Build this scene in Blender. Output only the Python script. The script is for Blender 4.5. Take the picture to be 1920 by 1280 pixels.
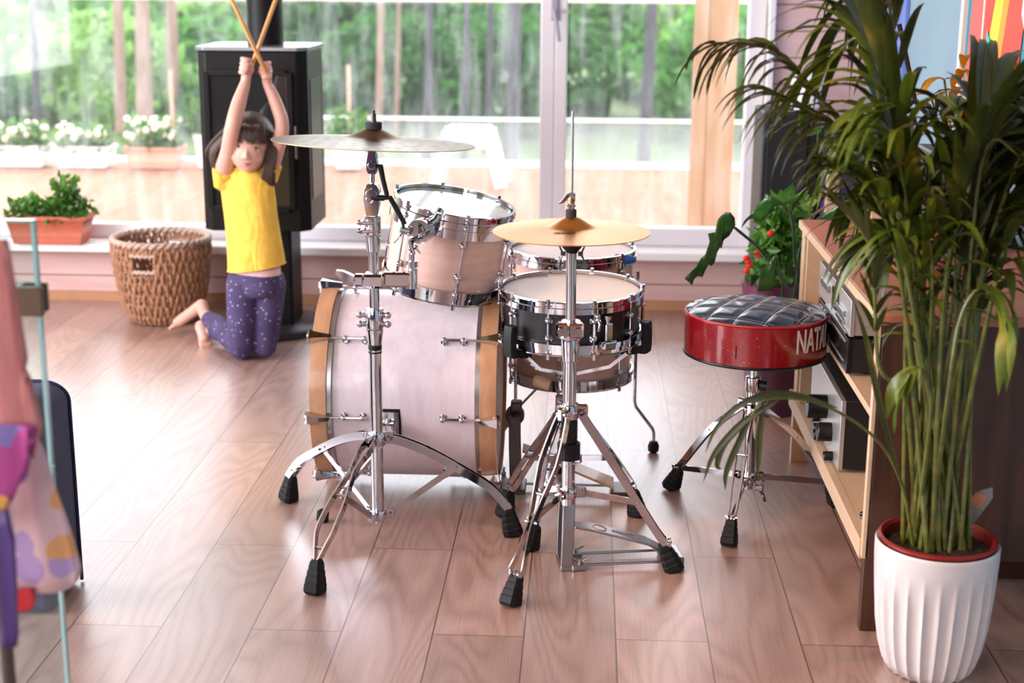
import bpy, math, random
import numpy as np
from mathutils import Vector, Matrix, Euler
for o in list(bpy.data.objects): bpy.data.objects.remove(o)
SC = bpy.context.scene
COL = SC.collection
PI = math.pi
# ---------------------------------------------------------------- camera
F = 2750.0; H = 1.4; PITCH = math.atan(701/F); YAW = math.radians(2.88); ROLL = .006
def _v(*a): return np.array(a, float)
FW = _v(-math.sin(YAW)*math.cos(PITCH), math.cos(YAW)*math.cos(PITCH), -math.sin(PITCH))
_r0 = _v(math.cos(YAW), math.sin(YAW), 0); _u0 = np.cross(_r0, FW)
RT = _r0*math.cos(ROLL)+_u0*math.sin(ROLL); UP = -_r0*math.sin(ROLL)+_u0*math.cos(ROLL)
CP = _v(0, 0, H)
def _ray(x, y): return FW+RT*(x-960)/F-UP*(y-640)/F
def G(x, y, z=0.): d = _ray(x, y); return CP+d*(z-H)/d[2]      # survey: point at height z
def A(x, y, Y): d = _ray(x, y); return CP+d*Y/d[1]             # survey: point at depth Y
def AX(x, y, X): d = _ray(x, y); return CP+d*X/d[0]
cam = bpy.data.cameras.new('camera'); co = bpy.data.objects.new('camera', cam); COL.objects.link(co)
cam.sensor_width = 36; cam.lens = F*36/1920; cam.clip_start = .05; cam.clip_end = 200
M = Matrix(((RT[0], UP[0], -FW[0], 0), (RT[1], UP[1], -FW[1], 0), (RT[2], UP[2], -FW[2], H), (0, 0, 0, 1)))
co.matrix_world = M
cam.dof.use_dof = True; cam.dof.focus_distance = 3.62; cam.dof.aperture_fstop = 3.0
SC.camera = co
# ---------------------------------------------------------------- light
SC.view_settings.view_transform = 'Standard'; SC.view_settings.look = 'None'
SC.view_settings.exposure = 0.95; SC.view_settings.gamma = 1; SC.view_settings.use_curve_mapping = False
w = bpy.data.worlds.new('world'); SC.world = w; w.use_nodes = True
nt = w.node_tree; nt.nodes.clear()
wo = nt.nodes.new('ShaderNodeOutputWorld'); bg = nt.nodes.new('ShaderNodeBackground')
tc = nt.nodes.new('ShaderNodeTexCoord'); sp = nt.nodes.new('ShaderNodeSeparateXYZ'); cr = nt.nodes.new('ShaderNodeValToRGB')
nt.links.new(tc.outputs['Generated'], sp.inputs[0]); nt.links.new(sp.outputs['Z'], cr.inputs[0])
cr.color_ramp.elements[0].position = 0.0; cr.color_ramp.elements[0].color = (.55, .72, .62, 1)
cr.color_ramp.elements[1].position = .25; cr.color_ramp.elements[1].color = (.90, .89, 1.0, 1)
nt.links.new(cr.outputs[0], bg.inputs[0]); bg.inputs[1].default_value = 3.0
nt.links.new(bg.outputs[0], wo.inputs[0])
def lamp(name, typ, loc, rot, energy, col, **k):
    l = bpy.data.lights.new(name, typ); l.energy = energy; l.color = col
    for a, b in k.items(): setattr(l, a, b)
    o = bpy.data.objects.new(name, l); COL.objects.link(o); o.location = loc; o.rotation_euler = rot; return o
lamp('sun', 'SUN', (0, 20, 20), (math.radians(-38), math.radians(-22), 0), 2.6, (1, .95, .85), angle=.3)
# added area lamp for daylight supposed from behind the camera, and a warm ceiling lamp over the right side
lamp('rear_area_light', 'AREA', (-2.4, -1.2, 1.9), (math.radians(78), 0, math.radians(-24)), 55, (1, .92, .93), shape='RECTANGLE', size=2.6, size_y=1.7)
lamp('left_window_light', 'AREA', (-4.05, 2.6, 1.5), (math.radians(90), 0, math.radians(-90)), 150, (.95, .93, 1), shape='RECTANGLE', size=3.6, size_y=1.7)
lamp('ceiling_spot', 'SPOT', (-.9, 2.0, 2.5), (Vector((.75, 3.25, .35))-Vector((-.9, 2.0, 2.5))).to_track_quat('-Z', 'Y').to_euler(), 70, (1, .60, .30), spot_size=math.radians(52), spot_blend=.7, shadow_soft_size=.05)
# ---------------------------------------------------------------- materials
MATS = {}
def mat(name, col=(.8, .8, .8), rough=.5, metal=0., **k):
    m = bpy.data.materials.new(name); m.use_nodes = True; b = m.node_tree.nodes['Principled BSDF']
    b.inputs['Base Color'].default_value = (*col, 1); b.inputs['Roughness'].default_value = rough; b.inputs['Metallic'].default_value = metal
    for a, v in k.items(): b.inputs[a.replace('_', ' ')].default_value = v
    MATS[name] = m; return m
def N(m, t, **k):
    n = m.node_tree.nodes.new(t)
    for a, v in k.items(): setattr(n, a, v)
    return n
def L(m, a, b): m.node_tree.links.new(a, b)
def B(m): return m.node_tree.nodes['Principled BSDF']
def coords(m, scale=(1, 1, 1), rot=(0, 0, 0), kind='Object'):
    t = N(m, 'ShaderNodeTexCoord'); mp = N(m, 'ShaderNodeMapping'); mp.inputs['Scale'].default_value = scale; mp.inputs['Rotation'].default_value = rot
    L(m, t.outputs[kind], mp.inputs[0]); return mp.outputs[0]
def ramp(m, src, stops):
    r = N(m, 'ShaderNodeValToRGB'); e = r.color_ramp.elements
    while len(e) < len(stops): e.new(.5)
    for q, (p, c) in zip(e, stops): q.position = p; q.color = (*c, 1) if len(c) == 3 else c
    L(m, src, r.inputs[0]); return r.outputs[0]
def noise(m, vec, scale=5, detail=4, rough=.5, dist=0.):
    n = N(m, 'ShaderNodeTexNoise'); n.inputs['Scale'].default_value = scale; n.inputs['Detail'].default_value = detail
    n.inputs['Roughness'].default_value = rough; n.inputs['Distortion'].default_value = dist; L(m, vec, n.inputs['Vector']); return n.outputs['Fac']
def mth(m, op, a, b=None, c=None):
    n = N(m, 'ShaderNodeMath', operation=op)
    for i, v in enumerate((a, b, c)):
        if v is None: continue
        if isinstance(v, (int, float)): n.inputs[i].default_value = v
        else: L(m, v, n.inputs[i])
    return n.outputs[0]
def mixc(m, f, a, b, mode='MIX'):
    n = N(m, 'ShaderNodeMix', data_type='RGBA', blend_type=mode)
    for i, v in ((0, f), (6, a), (7, b)):
        if isinstance(v, (int, float)): n.inputs[i].default_value = v
        elif isinstance(v, tuple): n.inputs[i].default_value = (*v, 1)
        else: L(m, v, n.inputs[i])
    return n.outputs[2]
def bump(m, h, strength=.2, dist=.01):
    n = N(m, 'ShaderNodeBump'); n.inputs['Strength'].default_value = strength; n.inputs['Distance'].default_value = dist
    L(m, h, n.inputs['Height']); L(m, n.outputs[0], B(m).inputs['Normal'])
def noisy(name, c1, c2, scale=20, stretch=(1, 1, 1), rough=.5, metal=0., bstr=0., rings=0., detail=5, **k):
    m = mat(name, c1, rough, metal, **k); v = coords(m, stretch)
    f = noise(m, v, scale, detail, .6, .4)
    if rings: f = mth(m, 'FRACT', mth(m, 'MULTIPLY', f, rings))
    L(m, ramp(m, f, [(.3 if not rings else 0, c1), (.72 if not rings else 1, c2)]), B(m).inputs['Base Color'])
    if bstr: bump(m, f, bstr, .004)
    return m
chrome = mat('chrome', (.60, .60, .64), .06, 1.)
steel = mat('brushed_steel', (.40, .39, .40), .3, 1.)
darkmetal = mat('dark_metal', (.12, .1, .09), .35, .8)
rubber = mat('black_rubber', (.005, .005, .006), .6)
plastic = mat('black_plastic', (.006, .006, .007), .35)
for _m in (rubber, plastic): B(_m).inputs['Specular IOR Level'].default_value = .3
felt = mat('felt', (.03, .03, .03), .95)
white_p = mat('white_frame', (.80, .76, .80), .4)
sill_m = mat('sill_white', (.86, .82, .82), .4)
maple_white = noisy('whitewashed_maple', (.80, .68, .72), (.70, .56, .60), 3, (14, 14, 1.2), .35, rings=0, Coat_Weight=.3)
tom_shell = noisy('satin_maple', (.72, .47, .40), (.60, .37, .30), 4, (2, 2, 18), .3, Coat_Weight=.5)
hoop_wood = noisy('hoop_wood', (.58, .30, .16), (.42, .20, .10), 5, (8, 2, 2), .35, Coat_Weight=.3)
black_shell = noisy('black_stained_shell', (.005, .0045, .006), (.016, .013, .015), 5, (2, 2, 30), .35)
head_m = noisy('coated_drum_head', (.90, .80, .76), (.87, .76, .72), 30, rough=.6)
head_clear = mat('clear_drum_head', (.55, .62, .5), .12, 0., Coat_Weight=1.)
red_vinyl = mat('red_sparkle_vinyl', (.32, .006, .008), .22, Coat_Weight=.6)
v_ = coords(red_vinyl); vo = N(red_vinyl, 'ShaderNodeTexVoronoi'); vo.inputs['Scale'].default_value = 330; L(red_vinyl, v_, vo.inputs['Vector'])
gl = mth(red_vinyl, 'GREATER_THAN', mth(red_vinyl, 'MULTIPLY', mth(red_vinyl, 'LESS_THAN', vo.outputs['Distance'], .3), noise(red_vinyl, v_, 140, 2)), .67)
L(red_vinyl, mixc(red_vinyl, gl, (.20, .003, .006), (.75, .3, .28)), B(red_vinyl).inputs['Base Color'])
blue_vinyl = mat('blue_black_vinyl', (.002, .016, .045), .3, Coat_Weight=.35, Coat_Roughness=.05)
piping_m = mat('red_piping', (.4, .01, .01), .4)
thread = mat('white_thread', (.7, .7, .68), .8)
letters = mat('silver_lettering', (.62, .55, .5), .5)
yellow = noisy('yellow_cotton', (.86, .56, .09), (.78, .45, .05), 25, rough=.9, bstr=.12)
yv = coords(yellow, (6, 6, 2.2)); yb = yellow.node_tree.nodes.new('ShaderNodeBump'); yb.inputs['Strength'].default_value = .6; yb.inputs['Distance'].default_value = .03
L(yellow, noise(yellow, yv, 2.0, 2, .5, 1.2), yb.inputs['Height']); L(yellow, yb.outputs[0], B(yellow).inputs['Normal'])
skin = mat('skin', (.66, .36, .28), .45, Subsurface_Weight=.15, Subsurface_Scale=.01)
B(skin).inputs['Subsurface Radius'].default_value = (1, .35, .2)
hair_m = noisy('brown_hair', (.022, .009, .006), (.06, .024, .012), 6, (16, 16, 1), .45, bstr=.5)
pot_white = noisy('white_plastic_pot', (.60, .56, .56), (.57, .53, .53), 40, rough=.38)
pot_red = mat('terracotta_plastic_rim', (.20, .012, .008), .35)
terracotta = noisy('terracotta', (.52, .12, .06), (.44, .10, .05), 30, rough=.6)
terracotta_p = mat('pale_terracotta', (.70, .30, .2), .6)
planter_w = mat('white_planter', (.85, .78, .78), .5)
soil = noisy('soil', (.008, .005, .004), (.05, .028, .018), 90, rough=.95, bstr=1.)
stem_g = noisy('palm_stem', (.045, .07, .008), (.15, .14, .022), 6, (1, 1, 8), .4)
def leaf_mat(name, a, b, c, tr=.35, rough=.35):
    m = mat(name, a, rough); v = coords(m); f = noise(m, v, 9, 3)
    col = ramp(m, f, [(.3, a), (.6, b), (.78, c)]); L(m, col, B(m).inputs['Base Color'])
    t = N(m, 'ShaderNodeBsdfTranslucent'); L(m, col, t.inputs['Color']); s = N(m, 'ShaderNodeMixShader'); s.inputs[0].default_value = tr
    L(m, B(m).outputs[0], s.inputs[1]); L(m, t.outputs[0], s.inputs[2]); L(m, s.outputs[0], m.node_tree.nodes['Material Output'].inputs[0]); return m
palm_leaf = leaf_mat('palm_leaf', (.020, .027, .004), (.042, .052, .006), (.19, .13, .012), .2)
palm_young = leaf_mat('palm_leaf_young', (.08, .115, .010), (.13, .17, .013), (.33, .24, .02), .35)
dark_leaf = leaf_mat('dark_glossy_leaf', (.015, .06, .015), (.03, .11, .02), (.08, .18, .03), .2, .22)
bright_leaf = leaf_mat('bright_leaf', (.03, .12, .015), (.10, .26, .03), (.30, .42, .08), .35)
orange_leaf = leaf_mat('orange_yellow_leaf', (.35, .16, .01), (.5, .22, .01), (.12, .14, .01), .4)
tree_leaf = [leaf_mat('tree_leaf_%s' % n, a, b, c, .5, .7) for n, a, b, c in (
    ('deep', (.015, .07, .015), (.05, .16, .03), (.12, .28, .05)), ('mid', (.05, .16, .03), (.10, .27, .05), (.22, .40, .09)), ('pale', (.14, .30, .07), (.26, .44, .12), (.45, .6, .22)))]  # deep to pale tones paint shade and sunlight into the foliage colour
bark = noisy('bark', (.04, .035, .045), (.10, .09, .10), 6, (6, 6, 1), .9)
bark_pink = noisy('pine_bark', (.22, .13, .10), (.34, .22, .18), 6, (6, 6, 1), .9)
lawn = noisy('lawn', (.04, .09, .025), (.12, .15, .06), 1.2, rough=.95)
navy = noisy('navy_velvet', (.004, .008, .045), (.010, .018, .08), 14, rough=.85, Sheen_Weight=.08)
stove_m = mat('black_stove_metal', (.007, .0055, .0055), .45, .1)
B(stove_m).inputs['Specular IOR Level'].default_value = .2
stove_glass = mat('stove_glass', (.02, .02, .02), .04, 0., Coat_Weight=1.)
silver_panel = mat('silver_panel', (.55, .54, .55), .35, .7)
speaker_cloth = noisy('speaker_cloth', (.005, .004, .006), (.014, .012, .014), 200, rough=.9)
purple = mat('purple_panel', (.06, .03, .16), .5)
wood_light = noisy('light_pine', (.66, .42, .28), (.52, .30, .17), 3, (8, 1, 8), .5)
ply = noisy('plywood', (.62, .44, .30), (.52, .35, .22), 3, (6, 1, 6), .5)
cab_top = noisy('red_brown_top', (.50, .17, .08), (.32, .09, .04), 3, (6, 1.2, 6), .42, detail=8)
cab_dark = noisy('dark_stained_wood', (.022, .007, .003), (.085, .027, .010), 3, (9, 9, 1), .5, bstr=.2, detail=8)
wicker_m = noisy('wicker', (.27, .12, .055), (.46, .25, .15), 30, rough=.75, bstr=.4)
post_m = noisy('timber_post', (.50, .28, .14), (.38, .18, .08), 2, (5, 5, .7), .6)
deck_m = mat('deck_boards', (.6, .4, .3), .4)
blue_wall = noisy('blue_grey_wall', (.20, .30, .38), (.24, .35, .43), 3, rough=.7)
bronze = mat('bronze_clamp', (.12, .085, .055), .4, .7)
dark_wall = mat('dark_wall', (.05, .05, .08), .7)
ceil_m = noisy('ceiling_boards', (.48, .36, .30), (.4, .29, .24), 3, (1, 8, 1), .6)
drumstick_m = mat('hickory', (.62, .30, .10), .4)
# brass cymbals: lathe grooves round the centre
def brass(name, c1, c2, rough, dots=False):
    m = mat(name, c1, rough, 1.); t = N(m, 'ShaderNodeTexCoord'); s = N(m, 'ShaderNodeSeparateXYZ'); L(m, t.outputs['Object'], s.inputs[0])
    r = mth(m, 'SQRT', mth(m, 'ADD', mth(m, 'POWER', s.outputs[0], 2), mth(m, 'POWER', s.outputs[1], 2)))
    cb = N(m, 'ShaderNodeCombineXYZ'); L(m, r, cb.inputs[0]); f = noise(m, cb.outputs[0], 420, 2)
    base = mixc(m, f, c1, c2)
    if dots:
        v = N(m, 'ShaderNodeTexVoronoi'); v.voronoi_dimensions = '2D'; v.inputs['Scale'].default_value = 27; v.inputs['Randomness'].default_value = .55; L(m, t.outputs['Object'], v.inputs['Vector'])
        d = mth(m, 'LESS_THAN', v.outputs['Distance'], .25); ring = mth(m, 'MULTIPLY', mth(m, 'MULTIPLY', d, mth(m, 'GREATER_THAN', r, .085)), mth(m, 'LESS_THAN', r, .226))
        base = mixc(m, ring, base, (.02, .014, .01)); hh = mth(m, 'ADD', mth(m, 'MULTIPLY', f, .12), mth(m, 'MULTIPLY', ring, -1.)); bump(m, hh, .8, .002)
    else: bump(m, f, .25, .0006)
    L(m, base, B(m).inputs['Base Color'])
    if dots: L(m, mth(m, 'SUBTRACT', 1., ring), B(m).inputs['Metallic'])
    B(m).inputs['Anisotropic'].default_value = .5
    return m
stk_ = None
brass_hat = brass('brass_hihat', (.74, .34, .08), (.55, .22, .045), .36)
brass_crash = brass('brass_crash', (.24, .17, .08), (.15, .10, .05), .38, True)
# floor planks
fl = mat('plank_floor', (.5, .3, .2), .4)
v = coords(fl, (1, 1, 1), (0, 0, PI/2)); mp = v.node; mp.inputs['Location'].default_value = (0.35, .117, 0)
br = N(fl, 'ShaderNodeTexBrick'); br.offset = .37; br.inputs['Scale'].default_value = 1; br.inputs['Brick Width'].default_value = 1.28; br.inputs['Row Height'].default_value = .198
br.inputs['Mortar Size'].default_value = .0016; br.inputs['Mortar Smooth'].default_value = .2; br.inputs['Color1'].default_value = (0, 0, 0, 1); br.inputs['Color2'].default_value = (1, 1, 1, 1); br.inputs['Mortar'].default_value = (.5, .5, .5, 1)
L(fl, v, br.inputs['Vector'])
va = N(fl, 'ShaderNodeVectorMath', operation='ADD'); vs = N(fl, 'ShaderNodeVectorMath', operation='SCALE'); vs.inputs['Scale'].default_value = 23.; L(fl, br.outputs['Color'], vs.inputs[0])
st = N(fl, 'ShaderNodeMapping'); st.inputs['Scale'].default_value = (1.1, 5.5, 1); L(fl, v, st.inputs[0]); L(fl, st.outputs[0], va.inputs[0]); L(fl, vs.outputs[0], va.inputs[1])
g1 = noise(fl, va.outputs[0], .95, 1.2, .4, .25); rings = mth(fl, 'PINGPONG', mth(fl, 'MULTIPLY', g1, 17.), .5)
st2 = N(fl, 'ShaderNodeMapping'); st2.inputs['Scale'].default_value = (2.2, 120, 1); L(fl, v, st2.inputs[0]); g2 = noise(fl, st2.outputs[0], 2.2, 5, .65)
st3 = N(fl, 'ShaderNodeMapping'); st3.inputs['Scale'].default_value = (1.2, 3, 1); L(fl, v, st3.inputs[0]); g3 = noise(fl, st3.outputs[0], 1.6, 2)
base = ramp(fl, rings, [(0, (.17, .07, .042)), (.2, (.38, .20, .145)), (.5, (.54, .33, .26))])
base = mixc(fl, .46, base, ramp(fl, g2, [(.32, (.20, .09, .06)), (.62, (.62, .42, .36))]))
base = mixc(fl, .35, base, ramp(fl, g3, [(.3, (.32, .16, .11)), (.7, (.56, .38, .33))]))
tone = N(fl, 'ShaderNodeHueSaturation'); L(fl, base, tone.inputs['Color']); L(fl, mth(fl, 'ADD', mth(fl, 'MULTIPLY', br.outputs['Color'], .26), .74), tone.inputs['Value'])
L(fl, mixc(fl, br.outputs['Fac'], tone.outputs[0], (.05, .02, .012)), B(fl).inputs['Base Color'])
L(fl, ramp(fl, g2, [(.3, (.30,)*3), (.7, (.42,)*3)]), B(fl).inputs['Roughness'])
bump(fl, mth(fl, 'SUBTRACT', g2, mth(fl, 'MULTIPLY', br.outputs['Fac'], 2.)), .12, .0015); B(fl).inputs['Specular IOR Level'].default_value = .6; B(fl).inputs['Coat Weight'].default_value = 1.; B(fl).inputs['Coat IOR'].default_value = 1.85; B(fl).inputs['Coat Roughness'].default_value = .36
# boards (wall cladding): horizontal board seams
def boards(name, c1, c2, h=.105, axis='Z', seam=(.25, .13, .10), along=(1.2, 10, 10), brd=.006, rough=.6):
    m = mat(name, c1, rough); t = N(m, 'ShaderNodeTexCoord'); s = N(m, 'ShaderNodeSeparateXYZ'); L(m, t.outputs['Object'], s.inputs[0])
    f = mth(m, 'FRACT', mth(m, 'DIVIDE', s.outputs[axis], h)); ln = mth(m, 'LESS_THAN', f, brd/h)
    idx = mth(m, 'FLOOR', mth(m, 'DIVIDE', s.outputs[axis], h)); cb = N(m, 'ShaderNodeCombineXYZ'); L(m, mth(m, 'MULTIPLY', idx, 7.3), cb.inputs[0])
    va = N(m, 'ShaderNodeVectorMath', operation='ADD'); v = coords(m, along); L(m, v, va.inputs[0]); L(m, cb.outputs[0], va.inputs[1])
    n_ = noise(m, va.outputs[0], 1.6, 6, .6, .5); col = ramp(m, n_, [(.25, c2), (.65, c1)])
    L(m, mixc(m, ln, col, seam), B(m).inputs['Base Color']); bump(m, mth(m, 'SUBTRACT', 1., ln), .4, .004); return m
wall_boards = boards('whitewashed_boards', (.70, .48, .45), (.58, .36, .33))
deck_m = boards('deck_boards', (.34, .19, .125), (.25, .12, .065), .14, 'X', (.3, .16, .1), (10, 1.2, 10), .008, .75)
B(deck_m).inputs['Specular IOR Level'].default_value = .15
leg_m = mat('leggings_fabric', (.07, .05, .16), .8)
v_ = coords(leg_m); vo = N(leg_m, 'ShaderNodeTexVoronoi'); vo.inputs['Scale'].default_value = 62; L(leg_m, v_, vo.inputs['Vector'])
L(leg_m, mixc(leg_m, mth(leg_m, 'LESS_THAN', vo.outputs['Distance'], .17), ramp(leg_m, noise(leg_m, v_, 12), [(.3, (.035, .022, .075)), (.7, (.07, .05, .14))]), (.5, .42, .6)), B(leg_m).inputs['Base Color'])
# window glass: clear, with faint whitish streaks mixed in
glass = mat('window_glass', (1, 1, 1), .02); nt = glass.node_tree; b = B(glass); out = nt.nodes['Material Output']
tr = N(glass, 'ShaderNodeBsdfTransparent'); tr.inputs[0].default_value = (.97, .99, .98, 1); gs = N(glass, 'ShaderNodeBsdfGlossy'); gs.inputs['Roughness'].default_value = .02
fr = N(glass, 'ShaderNodeFresnel'); fr.inputs[0].default_value = 1.45; m1 = N(glass, 'ShaderNodeMixShader'); L(glass, mth(glass, 'MULTIPLY', fr.outputs[0], .6), m1.inputs[0]); L(glass, tr.outputs[0], m1.inputs[1]); L(glass, gs.outputs[0], m1.inputs[2])
df = N(glass, 'ShaderNodeBsdfTranslucent'); df.inputs[0].default_value = (.9, .95, 1, 1); m2 = N(glass, 'ShaderNodeMixShader')
stk = mth(glass, 'MULTIPLY', ramp(glass, noise(glass, coords(glass, (9, 9, 1.6)), 1.5, 5, .6), [(.45, (0, 0, 0)), (.85, (1, 1, 1))]), .16); stk = mth(glass, 'ADD', stk, .02)
L(glass, stk, m2.inputs[0]); L(glass, m1.outputs[0], m2.inputs[1]); L(glass, df.outputs[0], m2.inputs[2]); L(glass, m2.outputs[0], out.inputs[0])
glass2 = mat('railing_glass', (1, 1, 1), .02); tr = N(glass2, 'ShaderNodeBsdfTransparent'); tr.inputs[0].default_value = (.86, .95, .95, 1); gs = N(glass2, 'ShaderNodeBsdfGlossy'); gs.inputs['Roughness'].default_value = .02
fr = N(glass2, 'ShaderNodeFresnel'); m1 = N(glass2, 'ShaderNodeMixShader'); L(glass2, mth(glass2, 'MULTIPLY', fr.outputs[0], .7), m1.inputs[0]); L(glass2, tr.outputs[0], m1.inputs[1]); L(glass2, gs.outputs[0], m1.inputs[2]); L(glass2, m1.outputs[0], glass2.node_tree.nodes['Material Output'].inputs[0])
glass_edge = mat('glass_edge', (.25, .48, .48), .1, 0., Coat_Weight=1.)
# ---------------------------------------------------------------- mesh building
def U(v): v = np.asarray(v, float); n = np.linalg.norm(v); return v/n if n > 1e-9 else v
def frame(ax, ref=(0, 0, 1)):
    w = U(ax); r = np.asarray(ref, float)
    if abs(np.dot(w, U(r))) > .98: r = _v(1, 0, 0) if abs(w[0]) < .9 else _v(0, 1, 0)
    u = U(np.cross(r, w)); return u, np.cross(w, u), w
class MB:
    def __init__(s): s.v = []; s.f = []
    def add(s, vs, fs):
        n = len(s.v); s.v += [tuple(map(float, p)) for p in vs]; s.f += [tuple(i+n for i in f) for f in fs]; return s
    def box(s, c, size, R=None, bev=0.):
        hx, hy, hz = (q/2 for q in size); c = _v(*c)
        if bev <= 0:
            P = [(-hx, -hy, -hz), (hx, -hy, -hz), (hx, hy, -hz), (-hx, hy, -hz), (-hx, -hy, hz), (hx, -hy, hz), (hx, hy, hz), (-hx, hy, hz)]
            Fs = [(0, 3, 2, 1), (4, 5, 6, 7), (0, 1, 5, 4), (1, 2, 6, 5), (2, 3, 7, 6), (3, 0, 4, 7)]
        else:
            bm_P = []; b = min(bev, hx*.99, hy*.99, hz*.99); ids = {}
            for sx in (-1, 1):
                for sy in (-1, 1):
                    for sz in (-1, 1):
                        for k in range(3):
                            p = [sx*hx, sy*hy, sz*hz]
                            for j in range(3):
                                if j != k: p[j] -= (sx, sy, sz)[j]*b
                            ids[(sx, sy, sz, k)] = len(bm_P); bm_P.append(p)
            P = bm_P; Fs = []
            def q(l):
                cc = np.mean([P[i] for i in l], 0); n = np.cross(_v(*P[l[1]])-_v(*P[l[0]]), _v(*P[l[2]])-_v(*P[l[1]]))
                Fs.append(tuple(l) if np.dot(n, cc) > 0 else tuple(l[::-1]))
            for k in range(3):
                i, j = [t for t in range(3) if t != k]
                for sk in (-1, 1):
                    l = []
                    for a, b2 in ((-1, -1), (1, -1), (1, 1), (-1, 1)):
                        t = [0, 0, 0]; t[k] = sk; t[i] = a; t[j] = b2; l.append(ids[(*t, k)])
                    q(l)
                for a in (-1, 1):
                    for b2 in (-1, 1):
                        l = []
                        for (sk, kk) in ((-1, i), (1, i), (1, j), (-1, j)):
                            t = [0, 0, 0]; t[k] = sk; t[i] = a; t[j] = b2; l.append(ids[(*t, kk)])
                        q(l)
            for sx in (-1, 1):
                for sy in (-1, 1):
                    for sz in (-1, 1): q([ids[(sx, sy, sz, k)] for k in range(3)])
        P = np.array(P)
        if R is not None: P = P @ np.array(R).T
        return s.add(P+c, Fs)
    def rings(s, rs, cap0=True, cap1=True, closed=False):
        m = len(rs[0]); n0 = len(s.v)
        for r in rs: s.v += [tuple(map(float, p)) for p in r]
        K = len(rs); rng = range(K if closed else K-1)
        for i in rng:
            a = n0+i*m; b = n0+((i+1) % K)*m
            for j in range(m): s.f.append((a+j, a+(j+1) % m, b+(j+1) % m, b+j))
        if cap0 and not closed: s.f.append(tuple(n0+j for j in reversed(range(m))))
        if cap1 and not closed: s.f.append(tuple(n0+(K-1)*m+j for j in range(m)))
        return s
    def lathe(s, prof, org=(0, 0, 0), ax=(0, 0, 1), seg=32, cap0=True, cap1=True, closed=False, mod=None):
        u, v, w = frame(ax); o = _v(*org); rs = []
        for r, z in prof:
            ring = []
            for j in range(seg):
                a = 2*PI*j/seg; rr = r*(mod(a, z) if mod else 1); ring.append(o+u*math.cos(a)*rr+v*math.sin(a)*rr+w*z)
            rs.append(ring)
        return s.rings(rs, cap0, cap1, closed)
    def cyl(s, a, b, r, seg=16, r2=None):
        a = _v(*a); b = _v(*b); d = b-a; return s.lathe([(r, 0), (r if r2 is None else r2, np.linalg.norm(d))], a, d, seg)
    def tube(s, pts, r, seg=8, flat=None, ref=(0, 0, 1), cap=True):
        P = [np.asarray(p, float) for p in pts]; n = len(P); rs = []; R = r if hasattr(r, '__len__') else [r]*n; pu = None
        for i in range(n):
            t = U(P[min(i+1, n-1)]-P[max(i-1, 0)])
            if pu is None: u, v, _ = frame(t, ref)
            else: u = U(pu-t*np.dot(pu, t)); v = np.cross(t, u)
            pu = u; fx = 1. if flat is None else flat
            rs.append([P[i]+u*math.cos(2*PI*j/seg)*R[i]+v*math.sin(2*PI*j/seg)*R[i]*fx for j in range(seg)])
        return s.rings(rs, cap, cap)
    def bar(s, pts, wd, th, ref=(0, 0, 1)):
        # flat bar: wd along side vector ref, th normal to it
        P = [np.asarray(p, float) for p in pts]; n = len(P); rs = []
        for i in range(n):
            t = U(P[min(i+1, n-1)]-P[max(i-1, 0)]); u = U(np.asarray(ref)-t*np.dot(ref, t)); v = np.cross(t, u)
            rs.append([P[i]+u*wd/2*a+v*th/2*b for a, b in ((1, -1), (1, 1), (-1, 1), (-1, -1))])
        return s.rings(rs)
    def ball(s, c, r, seg=12, sc=(1, 1, 1), R=None):
        P = []; Fs = []; n = max(6, seg//2)
        for i in range(n+1):
            ph = PI*i/n
            for j in range(seg):
                a = 2*PI*j/seg; P.append((math.sin(ph)*math.cos(a)*r*sc[0], math.sin(ph)*math.sin(a)*r*sc[1], math.cos(ph)*r*sc[2]))
        for i in range(n):
            for j in range(seg): Fs.append((i*seg+j, (i+1)*seg+j, (i+1)*seg+(j+1) % seg, i*seg+(j+1) % seg))
        P = np.array(P)
        if R is not None: P = P @ np.array(R).T
        return s.add(P+_v(*c), Fs)
    def torus(s, c, R_, r, ax=(0, 0, 1), seg=48, s2=8, sc=1.):
        u, v, w = frame(ax); c = _v(*c); rs = []
        for i in range(seg):
            a = 2*PI*i/seg; d = u*math.cos(a)+v*math.sin(a)
            rs.append([c+d*(R_+r*math.cos(2*PI*j/s2))+w*r*sc*math.sin(2*PI*j/s2) for j in range(s2)])
        return s.rings(rs, closed=True)
    def prism(s, poly, org, u, v, w, depth):
        org, u, v, w = (np.asarray(q, float) for q in (org, u, v, w)); n = len(poly)
        P = [org+u*a+v*b for a, b in poly]+[org+u*a+v*b+w*depth for a, b in poly]
        return s.add(P, [tuple(reversed(range(n))), tuple(range(n, 2*n))]+[(i, (i+1) % n, n+(i+1) % n, n+i) for i in range(n)])
def setprops(o, label=None, cat=None, group=None, kind=None):
    for k, q in (('label', label), ('category', cat), ('group', group), ('kind', kind)):
        if q: o[k] = q
    return o
def thing(name, loc, label, cat, group=None):
    o = bpy.data.objects.new(name, None); COL.objects.link(o); o.location = tuple(float(q) for q in loc); o.empty_display_size = .05
    return setprops(o, label, cat, group)
def wloc(o):
    v = Vector(o.location)
    while o.parent: o = o.parent; v += Vector(o.location)
    return v
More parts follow.
